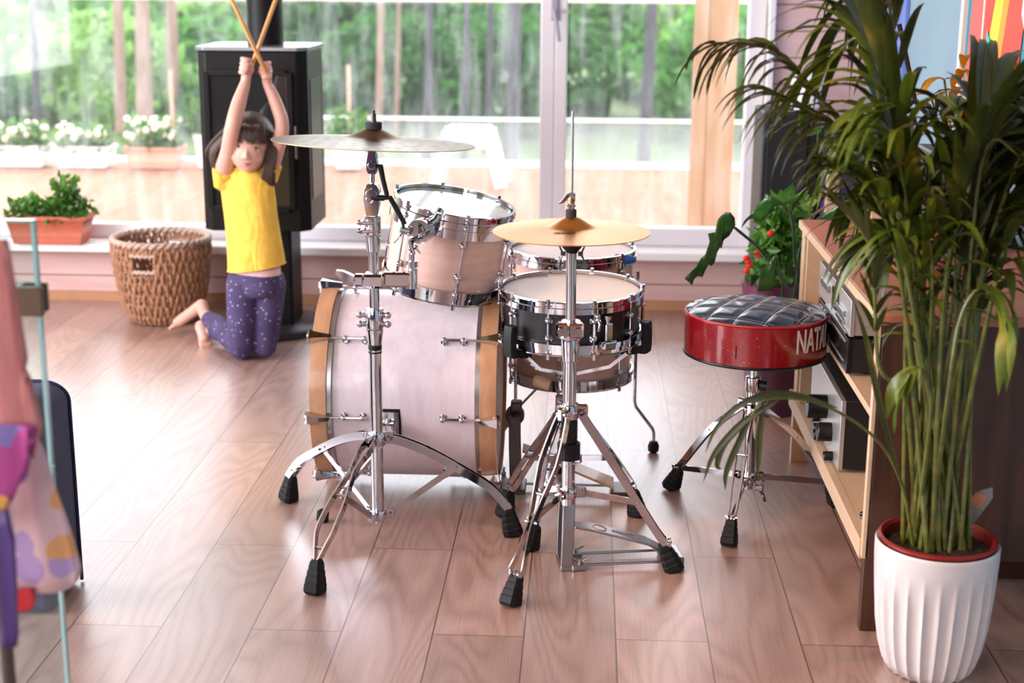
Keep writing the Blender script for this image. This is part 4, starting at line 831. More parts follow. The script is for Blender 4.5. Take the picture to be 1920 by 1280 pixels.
# sofa end
sft = thing('sofa', (-1.9, 3.05, 0), 'navy velvet sofa end with rounded corner and piped seam at the left', 'sofa')
xr, y0_, y1_, zs_ = -1.165, 2.946, 3.145, .485
mb = MB(); pr = []
for q in range(9): a = q/8*PI/2; pr.append((xr-.06+.06*math.sin(a), zs_-.045+.045*math.cos(a)))
pl_ = [(-2.75, .004), (-2.75, zs_)]+pr+[(xr+.0, .3), (xr-.0, .004)]
mb.prism([(a, b) for a, b in pl_], (0, y0_, 0), (1, 0, 0), (0, 0, 1), (0, 1, 0), y1_-y0_); so = obj('backrest', mb, navy, sft, bevel=.018)
obj('piping', MB().tube([(a, y1_-.004, b) for a, b in pl_[1:]], .0045, 8), navy, so)
obj('seat_cushion', MB().box((-2.6, 3.5, .21), (1.4, .7, .22), bev=.04), navy, sft)
ft_ = MB(); 

# glass railing with clamp
gx = A(56, 410, 2.2)[0]+.008; grt = thing('glass_railing', (gx-.35, 2.2, 0), 'clear glass railing panel with green edge in the left foreground', 'railing')
zt2 = A(40, 412, 2.2)[2]
obj('glass_panel', MB().box((gx-.35, 2.2, zt2/2), (.688, .0105, zt2-.002)), glass2, grt, smooth=0)
obj('panel_edge', MB().box((gx-.003, 2.2, zt2/2), (.0055, .0115, zt2)).box((gx-.35, 2.2, zt2-.001), (.70, .0115, .003)), glass_edge, grt, smooth=0, label='pale green cut edge')
cz = A(56, 560, 2.2)[2]; cp = MB().box((gx-.012, 2.183, cz), (.044, .012, .046), bev=.002).box((gx-.020, 2.217, cz), (.05, .012, .046), bev=.002).box((gx-.034, 2.2, cz), (.012, .03, .046))
obj('clamp', cp, bronze, grt, label='square bronze clamp')
# fabric bag and garments hanging in front of the railing
def art_mat(name, base, cols, scale, seed):
    m = mat(name, base, .9); v = coords(m, (1, 1, 1)); vo = N(m, 'ShaderNodeTexVoronoi'); vo.inputs['Scale'].default_value = scale; L(m, v, vo.inputs['Vector'])
    sx = N(m, 'ShaderNodeSeparateColor'); L(m, vo.outputs['Color'], sx.inputs[0]); st_ = [(0, base), (.45, base)]
    for i, c in enumerate(cols): st_.append((.46+.5*i/len(cols), c))
    cr_ = ramp(m, sx.outputs[seed % 3], st_); m.node_tree.nodes[-1]; [n for n in m.node_tree.nodes if n.type == 'VALTORGB'][-1].color_ramp.interpolation = 'CONSTANT'
    L(m, mixc(m, mth(m, 'LESS_THAN', vo.outputs['Distance'], .42), base, cr_), B(m).inputs['Base Color']); return m
pinkprint = art_mat('pink_print_cotton', (.72, .50, .52), [(.75, .38, .16), (.45, .32, .58), (.65, .25, .27)], 17, 0)
purpleprint = art_mat('purple_print_cotton', (.38, .06, .24), [(.10, .25, .27), (.20, .16, .42), (.6, .33, .08)], 20, 1)
pinkplain = noisy('pink_cloth', (.62, .27, .25), (.45, .15, .14), 9, (14, 14, 1), rough=.9)
def hang(name, poly, Y, th, m, lab, cat, sub=1.2, wob=.006, seed=0):
    """hanging cloth: outline surveyed at depth Y, filled, given thickness and folds"""
    import bmesh as _b
    P = [A(x, y, Y) for x, y in poly]; c = np.mean(P, 0); bb = _b.new(); vs = [bb.verts.new(p) for p in P]; f = bb.faces.new(vs)
    _b.ops.triangulate(bb, faces=[f]); _b.ops.subdivide_edges(bb, edges=bb.edges[:], cuts=3, use_grid_fill=True); _b.ops.subdivide_edges(bb, edges=bb.edges[:], cuts=1, use_grid_fill=True)
    r = random.Random(seed); ph = r.random()*6
    for v_ in bb.verts: v_.co.y += wob*math.sin(v_.co.x*55+ph+v_.co.z*6)+wob*.6*math.sin(v_.co.x*120+v_.co.z*13)
    me = bpy.data.meshes.new(name); bb.to_mesh(me); bb.free(); me.materials.append(m)
    for v_ in me.vertices: v_.co -= Vector(c)
    for p in me.polygons: p.use_smooth = True
    o = bpy.data.objects.new(name, me); COL.objects.link(o); o.location = c; s_ = o.modifiers.new('t', 'SOLIDIFY'); s_.thickness = th; s_.offset = 0
    return setprops(o, lab, cat)
cst_p = A(-34, 700, 1.9)
cr_t = thing('coat_stand', (cst_p[0], 1.9, 0), 'slim dark clothes stand just past the left edge carrying the pink garments', 'stand')
obj('pole', MB().cyl((cst_p[0], 1.9, .02), (cst_p[0], 1.9, 1.02), .011, 14), darkmetal, cr_t); obj('base', MB().lathe([(.14, 0), (.14, .012), (.03, .022)], (cst_p[0], 1.9, 0), UPZ, 36), darkmetal, cr_t); obj('hook', MB().tube([(cst_p[0], 1.9, .98), (cst_p[0]-.03, 1.86, 1.0), (cst_p[0]-.03, 1.85, 1.03)], .005, 8), darkmetal, cr_t)
hang('dress', [(-60, 450), (5, 452), (18, 560), (45, 700), (70, 800), (60, 860), (-60, 860)], 1.88, .014, pinkplain, 'pinkish patterned dress hanging at the far left edge', 'dress', seed=1)
hang('cotton_bag', [(-60, 790), (62, 800), (85, 860), (105, 930), (128, 1010), (143, 1070), (142, 1092), (128, 1100), (60, 1106), (-60, 1110)], 1.92, .02, pinkprint, 'pink cotton bag with orange and lilac shapes hanging by the glass', 'bag', seed=2)
hang('purple_pouch', [(-60, 796), (64, 800), (52, 850), (38, 900), (5, 965), (-60, 990)], 1.84, .014, purpleprint, 'magenta and violet printed pouch over the pink bag', 'pouch', seed=3)
hang('strap', [(-2, 960), (12, 955), (26, 1010), (34, 1190), (32, 1210), (8, 1212), (2, 1120)], 1.83, .008, purple, 'violet strap with dark tip dangling below the pouch', 'strap', wob=.002, seed=4)
hang('red_tag', [(28, 1106), (60, 1104), (66, 1128), (58, 1142), (34, 1146)], 1.9, .008, mat('red_cloth', (.5, .02, .03), .8), 'small red cloth tab under the pink bag', 'tab', wob=.001, seed=5)
# ================================================================ CABINET AND STEREO
CX, CY0, CY1, CT = .61, 2.98, 4.17, .71; CD = .50; th_ = .022
cab = thing('media_cabinet', (CX+CD/2, (CY0+CY1)/2, 0), 'long wooden media cabinet with red-brown top and open shelves along the right wall', 'cabinet')
ycm, ylen = (CY0+CY1)/2, CY1-CY0
obj('top', MB().box((CX+CD/2+.002, ycm, CT-.011), (CD, ylen, th_)), cab_top, cab, bevel=.002)
obj('top_edge', MB().box((CX-.001, ycm, CT-.0112), (.005, ylen-.002, th_-.001)), ply, cab, label='pale plywood front edge')
obj('side_panel', MB().box((CX+CD/2+.004, CY0+.011, (CT-.022+.172)/2), (CD-.008, .022, CT-.022-.172)), cab_dark, cab, bevel=.0015, label='dark-stained near end panel')
obj('side_edge', MB().box((CX+.0005, CY0+.011, (CT-.022+.172)/2), (.007, .0225, CT-.022-.172)), ply, cab)
obj('side_panel', MB().box((CX+CD/2+.004, CY1-.03, (CT-.022+.2)/2), (CD-.008, .06, CT-.022-.2)).box((CX+.06, CY1-.13, (CT-.022+.2)/2), (.11, .02, CT-.022-.2)), ply, cab)
obj('back_panel', MB().box((CX+CD-.012, ycm, (CT-.022+.2)/2), (.014, ylen-.045, CT-.222)), ply, cab)
obj('shelf', MB().box((CX+CD/2+.01, ycm, .452), (CD-.03, ylen-.09, .018)), ply, cab)
obj('bottom_shelf', MB().box((CX+CD/2, ycm+.011, .195), (CD, ylen-.024, .024)).box((CX+.004, ycm+.011, .185), (.018, ylen-.024, .045)), ply, cab)
for x_, y_ in ((CX+.028, CY0+.02), (CX+.028, CY1-.035), (CX+CD-.04, CY0+.02), (CX+CD-.04, CY1-.035)):
    obj('leg', MB().bar([(x_, y_, 0), (x_, y_, .172)], .05, .03, ref=(1, 0, 0)), cab_dark if y_ < 3.2 else hoop_wood, cab, bevel=.002)
obj('rear_plinth', MB().box((CX+CD-.05+.15, CY0+.28, .09), (.5, .02, .165)) if False else MB().box((CX+CD/2+.03, CY0+.30, .09), (CD-.1, .02, .16)), cab_dark, cab)
# silver deck over black receiver on the middle shelf, silver-faced amplifier on the bottom shelf
def hifi(name, lab, x, y0, y1, z0, z1, dep, body, face):
    t = thing(name, (x+dep/2, (y0+y1)/2, z0), lab, 'amplifier' if 'amp' in name else 'stereo'); yc = (y0+y1)/2
    obj('case', MB().box((x+.008+dep/2, yc, (z0+z1)/2+.004), (dep, y1-y0-.004, z1-z0-.010)), body, t, bevel=.002)
    fc = obj('front_panel', MB().box((x+.003, yc, (z0+z1)/2+.003), (.012, y1-y0, z1-z0-.008)), face, t, bevel=.0015)
    for yy in (y0+.04, y1-.04): obj('foot', MB().cyl((x+.05, yy, z0), (x+.05, yy, z0+.010), .012, 12).cyl((x+dep-.05, yy, z0), (x+dep-.05, yy, z0+.010), .012, 12), rubber, t)
    obj('side_screw', MB().cyl((x+.14, y0-.001, (z0+z1)/2), (x+.14, y0+.004, (z0+z1)/2), .007, 12), darkmetal, t); return t, fc
dk = mat('black_display', (.01, .008, .012), .08); body_s = mat('grey_case', (.36, .33, .31), .45, .4); body_b = mat('black_case', (.006, .0055, .007), .5)
r1, f1 = hifi('receiver', 'black stereo receiver on the middle shelf beneath the silver deck', .628, 3.40, 3.86, .461, .553, .33, body_b, plastic)
obj('display', MB().box((.6245, 3.62, .515), (.004, .25, .03)), dk, f1, smooth=0); obj('trim_strip', MB().box((.6245, 3.63, .49), (.004, .38, .004)).box((.6245, 3.63, .54), (.004, .40, .003)), silver_panel, f1, smooth=0)
r2, f2 = hifi('cassette_deck', 'silver cassette deck stacked on the black receiver', .628, 3.39, 3.87, .554, .650, .30, body_s, silver_panel)
obj('cassette_window', MB().box((.6245, 3.60, .606), (.004, .09, .052)), dk, f2, smooth=0, label='dark cassette window')
obj('button_row', MB().box((.621, 3.50, .602), (.008, .10, .014)).box((.621, 3.50, .582), (.008, .10, .012)).box((.621, 3.74, .612), (.008, .12, .018)).box((.6215, 3.56, .566), (.007, .3, .006)), steel, f2, bevel=.001)
am, fa = hifi('amplifier', 'large silver-faced amplifier with black knobs on the bottom shelf', .628, 3.43, 3.90, .208, .392, .34, body_b, silver_panel)
for y_, z_, r_, l_ in ((3.64, .315, .031, .05), (3.55, .275, .024, .035), (3.78, .27, .012, .018), (3.74, .255, .012, .018), (3.70, .240, .012, .018), (3.655, .235, .015, .026), (3.51, .225, .012, .022)):
    obj('knob', MB().lathe([(r_, 0), (r_, l_-.002), (r_*.92, l_)], (.625, y_, z_), (-1, 0, 0), 28).box((.625-l_, y_, z_+r_*.6), (.004, .004, r_*.7)), plastic, fa)
# chrome pedal-like hardware standing at the near end of the bottom shelf
hw = thing('chrome_rack_stand', (.66, 3.13, .207), 'slim chrome stand at the near end of the bottom shelf', 'stand')
obj('post', MB().cyl((.655, 3.13, .21), (.655, 3.13, .40), .005, 12).lathe([(.03, .207), (.03, .215), (.008, .222)], (.655, 3.13, 0), UPZ, 20), chrome, hw); obj('clamp', MB().ball((.655, 3.13, .40), .014).box((.66, 3.12, .37), (.02, .02, .03), bev=.004), chrome, hw)
# things on top of the cabinet
bx_ = A(1620, 430, 4.0); b1 = thing('plywood_box', (.82, 4.0, CT), 'pale plywood box on the far end of the cabinet top', 'box')
obj('body', MB().box((.83, 4.02, CT+.09), (.13, .13, .18), bev=.003), ply, b1); obj('front_slot', MB().box((.83, 3.953, CT+.13), (.06, .003, .05)), cab_top, b1)
b2 = thing('small_speaker', (.93, 3.72, CT), 'small black bookshelf speaker on the cabinet top behind the palm', 'speaker')
obj('cabinet', MB().box((.92, 3.72, CT+.13), (.16, .18, .26), bev=.005), plastic, b2); obj('woofer', MB().lathe([(.055, 0), (.06, .004), (.045, .006), (.02, -.001)], (.90, 3.628, CT+.10), (0, -1, 0), 32), rubber, b2)
# floor speaker with white lamp
s0, s1 = A(1432, 210, 5.5), A(1540, 210, 5.5); sp_t = thing('floor_speaker', ((s0[0]+s1[0])/2, 5.62, 0), 'tall black floor speaker against the whitewashed boards', 'speaker')
sw = s1[0]-s0[0]; obj('cabinet', MB().box(((s0[0]+s1[0])/2, 5.65, s0[2]/2), (sw, .3, s0[2]), bev=.006), body_b, sp_t); obj('grille', MB().box(((s0[0]+s1[0])/2-.015, 5.493, s0[2]/2+.02), (sw-.06, .014, s0[2]-.06), bev=.004), speaker_cloth, sp_t)
lp0 = A(1512, 210, 5.62); lt = thing('white_lamp', (lp0[0], 5.62, s0[2]), 'white cylindrical shade lamp standing on the black floor speaker', 'lamp'); lamp_m = mat('lamp_shade_white', (.85, .82, .9), .5)
lh = A(1512, 138, 5.62)[2]; obj('shade', MB().lathe([(.070, s0[2]+.012), (.058, lh), (.055, lh), (.066, s0[2]+.012)], (lp0[0], 5.62, 0), UPZ, 40, False, False), lamp_m, lt); obj('base', MB().cyl((lp0[0], 5.62, s0[2]), (lp0[0], 5.62, s0[2]+.014), .05, 24), lamp_m, lt); obj('bulb', MB().ball((lp0[0], 5.62, s0[2]+.07), .025), mat('frosted_bulb', (.9, .9, .9), .3), lt)
# purple board and pine post beside it
q0 = A(1560, 300, 5.3); sh_ = thing('purple_bookcase', (q0[0]+.08, 5.35, 0), 'dark violet bookcase with a pine front post beside the speaker', 'bookcase')
obj('body', MB().box((q0[0]+.09, 5.5, .42), (.18, .3, .84), bev=.003), purple, sh_); obj('front_post', MB().box((q0[0]+.012, 5.33, .41), (.045, .03, .82), bev=.003), wood_light, sh_)
# picture with white frame on the right wall: plain coloured shapes
fA = AX(1817, 100, XR); yl = fA[1]; zb3 = AX(1841, 197, XR)[2]; pic = thing('framed_picture', (XR-.01, yl-.55, zb3), 'large framed picture of bright red, yellow and teal abstract shapes on the blue wall', 'picture')
y_n = yl-1.1; zt3 = zb3+.8
obj('canvas', MB().box((XR-.012, (yl+y_n)/2, (zb3+zt3)/2), (.008, yl-y_n, zt3-zb3)), mat('canvas_teal', (.03, .22, .32), .6), pic, smooth=0)
fm = MB()
for yy_ in (yl, y_n): fm.box((XR-.018, yy_, (zb3+zt3)/2), (.026, .03, zt3-zb3+.03))
for zz_ in (zb3, zt3): fm.box((XR-.018, (yl+y_n)/2, zz_), (.026, yl-y_n+.03, .03))
obj('frame', fm, mat('frame_white', (.82, .68, .6), .5), pic, bevel=.002, label='white wooden frame')
def shape(poly, c, d, nm): obj('colour_shape', MB().prism([(a, b) for a, b in poly], (XR-.0162-d, yl-.015, zb3+.015), (0, -1, 0), (0, 0, 1), (1, 0, 0), .0006), mat(nm, c, .6), pic, smooth=0)
shape([(.02, 0), (.26, 0), (.26, .75), (.12, .75), (.05, .4)], (.62, .10, .09), 0, 'coral_paint'); shape([(.20, 0), (.34, 0), (.36, .5), (.34, .78), (.20, .78)], (.70, .04, .03), .0007, 'red_paint')
shape([(.17, 0), (.185, 0), (.19, .75), (.17, .75)], (.8, .6, .5), .0008, 'cream_paint'); shape([(.24, .12), (.33, 0), (.37, .0), (.52, .76), (.46, .76)], (.80, .70, .03), .0014, 'yellow_paint')
shape([(.33, .1), (.42, .04), (.56, .76), (.50, .76)], (.85, .30, .02), .002, 'orange_paint'); shape([(.36, 0), (.56, 0), (.60, .35), (.44, .3)], (.72, .05, .03), .0026, 'scarlet_paint'); shape([(.56, .25), (.70, .1), (.72, .76), (.60, .76)], (.75, .6, .62), .0032, 'pale_pink_paint')
shape([(.66, .2), (.80, 0), (.95, .3), (.86, .76), (.72, .76)], (.42, .62, .04), .0038, 'lime_paint'); shape([(.26, 0), (.32, 0), (.30, .16), (.24, .2)], (.03, .45, .42), .0044, 'teal_paint'); shape([(.82, 0), (1.03, 0), (1.03, .6), (.9, .4)], (.55, .03, .05), .005, 'crimson_paint')
setprops(obj('blue_canvas', MB().box((XR-.008, yl+1.12, zb3+.25), (.012, .5, .9)), noisy('violet_blue_paint', (.12, .18, .60), (.20, .30, .62), 4), smooth=0), 'plain blue canvas on the right wall behind the palm top', 'picture')
# ================================================================ PLANTS
def leaf_blade(mb, P, wd, ref, fold=.25, prof=None, nw=2):
    """pointed blade along the polyline P, folded along the midrib"""
    n = len(P); rs = []; ref = _v(*ref)
    for i, p in enumerate(P):
        t = U(P[min(i+1, n-1)]-P[max(i-1, 0)]); s = U(np.cross(ref, t)); nn = np.cross(t, s); f = i/(n-1)
        w_ = wd*(prof(f) if prof else max(.03, math.sin(PI*min(1, f**.8*.97+.03))**.8)); rs.append((p-s*w_/2+nn*w_*fold, p, p+s*w_/2+nn*w_*fold))
    n0 = len(mb.v)
    for r in rs: mb.v += [tuple(q) for q in r]
    for i in range(n-1):
        a = n0+3*i; mb.f += [(a, a+1, a+4, a+3), (a+1, a+2, a+5, a+4)]
def arc(p, d, L_, droop, n=7, r=None, side=None):
    P = [p]; d = U(d)
    for i in range(n): d = U(d+_v(0, 0, -droop/n*(1+i*.25))); P.append(P[-1]+d*L_/n)
    return P
pc = _v(.722, 2.815, 0); PH = .285; PR = .1235
palm = thing('potted_palm', pc, 'tall green areca palm in a white ribbed pot at the right foreground', 'plant')
def ribm(a, z):
    h = z/PH; k = max(0, min(1, (.86-h)/.3)); s = abs((a*24/(2*PI)) % 1-.5)*2; return 1-.075*k*(1-(1-s)**2.6)
prf = [(.06, .0), (.080, .002), (.094, .02), (.106, .06), (.114, .11), (.119, .17), (.1215, .22), (.1225, .26), (.1225, PH-.004), (.1205, PH), (.116, PH-.002), (.114, .2), (.09, .02), (.001, .012)]
prd = [(prf[0])]; 
for (a, b) in zip(prf[:-5], prf[1:-4]):
    for k in range(1, 5): prd.append((a[0]+(b[0]-a[0])*k/4, a[1]+(b[1]-a[1])*k/4))
prd += prf[-4:]
obj('outer_pot', MB().lathe(prd, pc, UPZ, 260, mod=lambda a, z: ribm(a, z)), pot_white, palm, smooth=50, label='white fluted outer pot')
obj('inner_pot', MB().lathe([(.100, PH-.03), (.108, PH-.02), (.1125, PH+.001), (.1175, PH+.003), (.1175, PH+.008), (.112, PH+.010), (.106, PH+.004), (.104, PH-.03)], pc, UPZ, 72, True, True), pot_red, palm, label='red-brown inner nursery pot rim')
so_ = MB(); rs = []; rr = np.random.RandomState(1)
for i in range(14): rs.append([(pc[0]+.105*i/13*math.cos(2*PI*j/60)+1e-4*math.cos(j), pc[1]+.105*i/13*math.sin(2*PI*j/60)+1e-4*math.sin(j), PH-.014+.006*rr.rand()+.006*math.cos(i*.2)) for j in range(60)])
obj('soil', so_.rings(rs, True, False), soil, palm, smooth=0)
tg = A(1842, 905, 2.87); tb2 = A(1815, 965, 2.86)
obj('plant_tag', MB().prism([(-.012, 0), (.012, 0), (.026, .06), (.016, .085), (-.012, .075)], tb2-_v(0, 0, .02), U(_v(1, -.2, .1)), U(_v(.35, 0, 1)), (0, 1, 0), .001), mat('clear_tag', (.25, .24, .22), .2), palm, smooth=0)
obj('plant_tag_print', MB().lathe([(.016, 0), (.001, .0006)], tb2+_v(.018, -.002, .032), (0, -1, 0), 20), mat('orange_print', (.65, .2, .08), .5), palm, smooth=0)
rnd = random.Random(11); nfr = [0]
def frond(pts, n=16, ll=.26, lw=.02, m=None, t0=.35, droop=.9, tip=True, stem_r=.0035, spread=.8, only=None, stem=True):
    nfr[0] += 1; C_ = bez(pts, 40); N_ = len(C_)
    if stem: obj('stem', MB().tube(C_, [stem_r*1.3*(1-.68*i/(N_-1))+.0008 for i in range(N_)], 7), stem_g, palm)
    mb = MB()
    for k in range(n):
        f = t0+(1-t0)*k/(n-1); i = min(N_-2, int(f*(N_-1))); p = C_[i]; t = U(C_[i+1]-C_[max(i-1, 0)]); s = U(np.cross(t, UPZ)+1e-6)
        sz = math.sin(PI*(.12+.76*(k/(n-1))))**.6
        for sd in (-1, 1):
            if only and sd != only: continue
            if rnd.random() < .06: continue
            d = U(t*(.75+.5*k/(n-1))+s*sd*spread*rnd.uniform(.75, 1.1)+UPZ*rnd.uniform(.0, .25)); L1 = ll*sz*rnd.uniform(.85, 1.12)
            P = arc(p, d, L1, droop*rnd.uniform(.7, 1.3), 8); leaf_blade(mb, P, lw*rnd.uniform(.85, 1.15), U(UPZ+_v(0, 0, 0)+s*sd*-.3), .18)
    obj('frond', mb, m or palm_leaf, palm, smooth=60)
def S0(k): a = rnd.random()*2*PI; r = .068*rnd.random()**.5; return pc+_v(r*math.cos(a), r*math.sin(a)*.9, PH-.015)
def a_(x, y, Y): return A(x, y, Y)
# surveyed fronds
frond([S0(0), a_(1725, 640, 2.82), a_(1640, 330, 2.83), a_(1540, 190, 2.85), a_(1440, 90, 2.87), a_(1330, 80, 2.9)][:6], n=15, ll=.19, lw=.021, t0=.5, droop=1.2)
frond([S0(0), a_(1735, 600, 2.80), a_(1665, 330, 2.8), a_(1560, 230, 2.8), a_(1430, 165, 2.8)], n=13, ll=.22, lw=.020, t0=.45, droop=1.0)
frond([S0(1), a_(1730, 560, 2.78), a_(1680, 250, 2.76), a_(1620, 40, 2.75), a_(1570, -120, 2.75)], n=15, ll=.30, lw=.026, t0=.35, droop=.45, spread=.45)
frond([S0(2), a_(1700, 760, 2.76), a_(1650, 690, 2.74), a_(1640, 560, 2.73), a_(1630, 460, 2.73), a_(1575, 385, 2.73)], n=9, ll=.13, lw=.015, t0=.5, droop=.3, spread=.5)
frond([S0(3), a_(1770, 560, 2.74), a_(1800, 400, 2.72), a_(1835, 250, 2.72), a_(1870, 190, 2.74)], n=16, ll=.30, lw=.025, t0=.35, droop=.6, spread=.55)
frond([S0(4), a_(1830, 560, 2.75), a_(1880, 380, 2.75), a_(1930, 270, 2.77), a_(2010, 230, 2.8)], n=16, ll=.28, lw=.024, t0=.3, droop=.9)
frond([S0(5), a_(1840, 650, 2.72), a_(1880, 480, 2.7), a_(1920, 400, 2.7), a_(1990, 380, 2.72)], n=12, ll=.22, lw=.022, t0=.35, droop=1.)
frond([S0(6), a_(1775, 760, 2.68), a_(1800, 600, 2.66), a_(1840, 540, 2.65), a_(1880, 580, 2.64)], n=5, ll=.20, lw=.026, t0=.72, droop=2.6, m=palm_young, spread=.9)
frond([S0(6), a_(1745, 780, 2.70), a_(1740, 720, 2.68), a_(1725, 690, 2.66), a_(1700, 700, 2.65)], n=4, ll=.14, lw=.022, t0=.8, droop=2.2, m=palm_young, spread=.9)
frond([S0(7), a_(1700, 600, 2.75), a_(1670, 440, 2.72), a_(1620, 340, 2.71), a_(1540, 300, 2.72)], n=11, ll=.14, lw=.019, t0=.5, droop=.8)
frond([S0(8), a_(1700, 500, 2.86), a_(1655, 220, 2.9), a_(1625, 20, 2.93), a_(1600, -90, 2.95)], n=16, ll=.27, lw=.022, t0=.35, droop=.9)
frond([S0(9), a_(1800, 500, 2.85), a_(1850, 330, 2.88), a_(1890, 230, 2.9), a_(1960, 190, 2.9)], n=16, ll=.28, lw=.024, t0=.3, droop=.8)
frond([S0(10), a_(1725, 650, 2.74), a_(1690, 470, 2.71), a_(1655, 370, 2.70), a_(1600, 300, 2.7)], n=10, ll=.16, lw=.019, t0=.45, droop=.7, m=palm_young)
frond([S0(11), a_(1750, 600, 2.82), a_(1740, 380, 2.85), a_(1770, 230, 2.88), a_(1850, 170, 2.92)], n=13, ll=.22, lw=.02, t0=.4, droop=1.1)
# thin low stem with a drooping tuft over the stool
p_a = pc+_v(-.05, -.02, PH-.015); C_ = bez([p_a, a_(1690, 905, 2.78), a_(1640, 820, 2.74), a_(1540, 758, 2.7), a_(1440, 748, 2.68), a_(1408, 780, 2.68)], 30); nfr[0] += 1
obj('stem', MB().tube(C_, [.0030*(1-.6*i/30)+.0008 for i in range(31)], 7), stem_g, palm)
mb = MB()
for pts in ([(1570, 765), (1480, 738), (1400, 752), (1345, 800), (1322, 850)], [(1460, 750), (1395, 790), (1340, 850), (1318, 905)], [(1412, 775), (1385, 830), (1362, 885), (1360, 920)], [(1432, 752), (1425, 810), (1422, 860), (1420, 900)], [(1405, 785), (1360, 830), (1345, 870), (1352, 880)], [(1690, 908), (1650, 760), (1625, 640), (1600, 560)]):
    leaf_blade(mb, bez([a_(x, y, 2.68 if x < 1590 else 2.76) for x, y in pts], 12), .013, U(_v(-.2, -1, .35)), .15)
obj('frond', mb, palm_leaf, palm, smooth=60)
# more canes filling the clump
for k in range(17):
    tx = rnd.uniform(1620, 1990); ty = rnd.uniform(230, 470) if tx > 1670 else rnd.uniform(-40, 300); Yd = rnd.uniform(2.68, 3.0); b = S0(k); lean = (tx-1760)/1000.
    mid = b*.55+a_(tx, ty, Yd)*.45+_v(0, 0, .06); e = a_(tx, ty, Yd); e2 = e+_v(lean*.5+rnd.uniform(-.05, .05), rnd.uniform(-.06, .1), rnd.uniform(-.03, .04))
    frond([b, mid, e, e2], n=13, ll=rnd.uniform(.20, .28), lw=rnd.uniform(.017, .024), t0=.42, droop=rnd.uniform(.6, 1.3), m=palm_leaf if k % 5 else palm_young, spread=.6)
for k in range(8): # bare young canes
    b = S0(k); tx = rnd.uniform(1690, 1900); ty = rnd.uniform(380, 640); e = a_(tx, ty, rnd.uniform(2.72, 2.92)); mid = (b+e)/2+_v(rnd.uniform(-.01, .01), 0, .02); C_ = bez([b, mid, e], 14)
    obj('stem', MB().tube(C_, [.0055*(1-.55*i/14)*rnd.choice((.7, 1, 1)) for i in range(15)], 7), stem_g, palm)
    mb = MB(); leaf_blade(mb, arc(e, e-mid+_v(rnd.uniform(-.15, .15), rnd.uniform(-.1, .1), 0), rnd.uniform(.15, .24), .5), .020, U(_v(rnd.uniform(-.5, .5), -1, 0)), .2); obj('young_leaf', mb, palm_leaf if k % 2 else palm_young, palm, smooth=60)
# monstera-like plant behind the stool
mp_ = G(1500, 640); mo = _v(.62, 4.62, 0); mnt = thing('monstera', mo, 'split-leaf monstera arching out beside the far end of the cabinet', 'plant')
obj('pot', MB().lathe([(.07, 0), (.10, .2), (.105, .2), (.105, .22), (.095, .22)], mo, UPZ, 28), mat('dark_purple_pot', (.06, .015, .04), .4), mnt)
def mleaf(outline, Y, axis0, m=dark_leaf, dy=.03):
    import bmesh as _b
    bb = _b.new(); P = [A(x, y, Y) for x, y in outline]; c = np.mean(P, 0); f = bb.faces.new([bb.verts.new(p) for p in P]); _b.ops.triangulate(bb, faces=[f]); _b.ops.subdivide_edges(bb, edges=bb.edges[:], cuts=2, use_grid_fill=True)
    a0, a1 = A(*axis0[0], Y), A(*axis0[1], Y); t = U(a1-a0)
    for v_ in bb.verts:
        p = _v(*v_.co)-a0; h = np.linalg.norm(p-t*np.dot(p, t)); v_.co.y += -h*.12+.02*math.sin(np.dot(p, t)*40)
    me = bpy.data.meshes.new('leaf'); bb.to_mesh(me); bb.free(); me.materials.append(m); base = np.array(wloc(mnt))
    for v_ in me.vertices: v_.co -= Vector(base)
    for p in me.polygons: p.use_smooth = True
    o = bpy.data.objects.new('leaf', me); COL.objects.link(o); o.parent = mnt; s_ = o.modifiers.new('t', 'SOLIDIFY'); s_.thickness = .0012
    return o
def ml(pts): return [(1260+a/3.555, 340+b/3.555) for a, b in pts]
mleaf(ml([(345, 200), (385, 198), (415, 235), (422, 290), (405, 330), (385, 370), (345, 400), (330, 450), (320, 440), (300, 470), (280, 530), (260, 555), (240, 545), (220, 590), (205, 640), (175, 635), (150, 660), (137, 700), (85, 655), (120, 620), (160, 570), (190, 500), (215, 480), (250, 400), (240, 350), (290, 345), (300, 300), (310, 250)]), 4.15, ((1378, 425), (1290, 525)))
mleaf(ml([(460, 310), (480, 270), (540, 215), (580, 140), (620, 100), (650, 85), (700, 110), (760, 150), (700, 150), (680, 160), (650, 200), (630, 240), (600, 275), (560, 272), (540, 250), (510, 265)]), 4.2, ((1390, 427), (1474, 384)))
mleaf(ml([(745, 135), (800, 110), (860, 80), (900, 35), (915, 50), (905, 90), (870, 120), (830, 145), (780, 150)]), 4.3, ((1476, 382), (1517, 352)), bright_leaf)
mleaf(ml([(590, 600), (640, 560), (680, 500), (700, 490), (700, 560), (690, 640), (660, 720), (560, 725)]), 4.25, ((1455, 478), (1425, 545)))
mleaf(ml([(525, 620), (570, 625), (590, 640), (560, 680), (530, 710)]), 4.3, ((1405, 515), (1425, 545)))
mleaf([(1520, 420), (1560, 392), (1600, 350), (1625, 340), (1612, 380), (1580, 410), (1545, 425)], 4.35, ((1520, 422), (1620, 345)), dark_leaf)
for pts in ([(1378, 427), (1418, 461), (1446, 495), (1468, 526)], [(1478, 385), (1486, 420), (1490, 480), (1492, 550)], [(1456, 480), (1465, 520), (1480, 560)], [(1520, 420), (1500, 470), (1490, 550)]):
    P = [A(x, y, 4.15+.35*i/(len(pts)-1)) for i, (x, y) in enumerate(pts)]; P.append(mo+_v(0, 0, .2)); obj('stem', MB().tube(bez(P, 16), .0045, 7), dark_leaf, mnt)
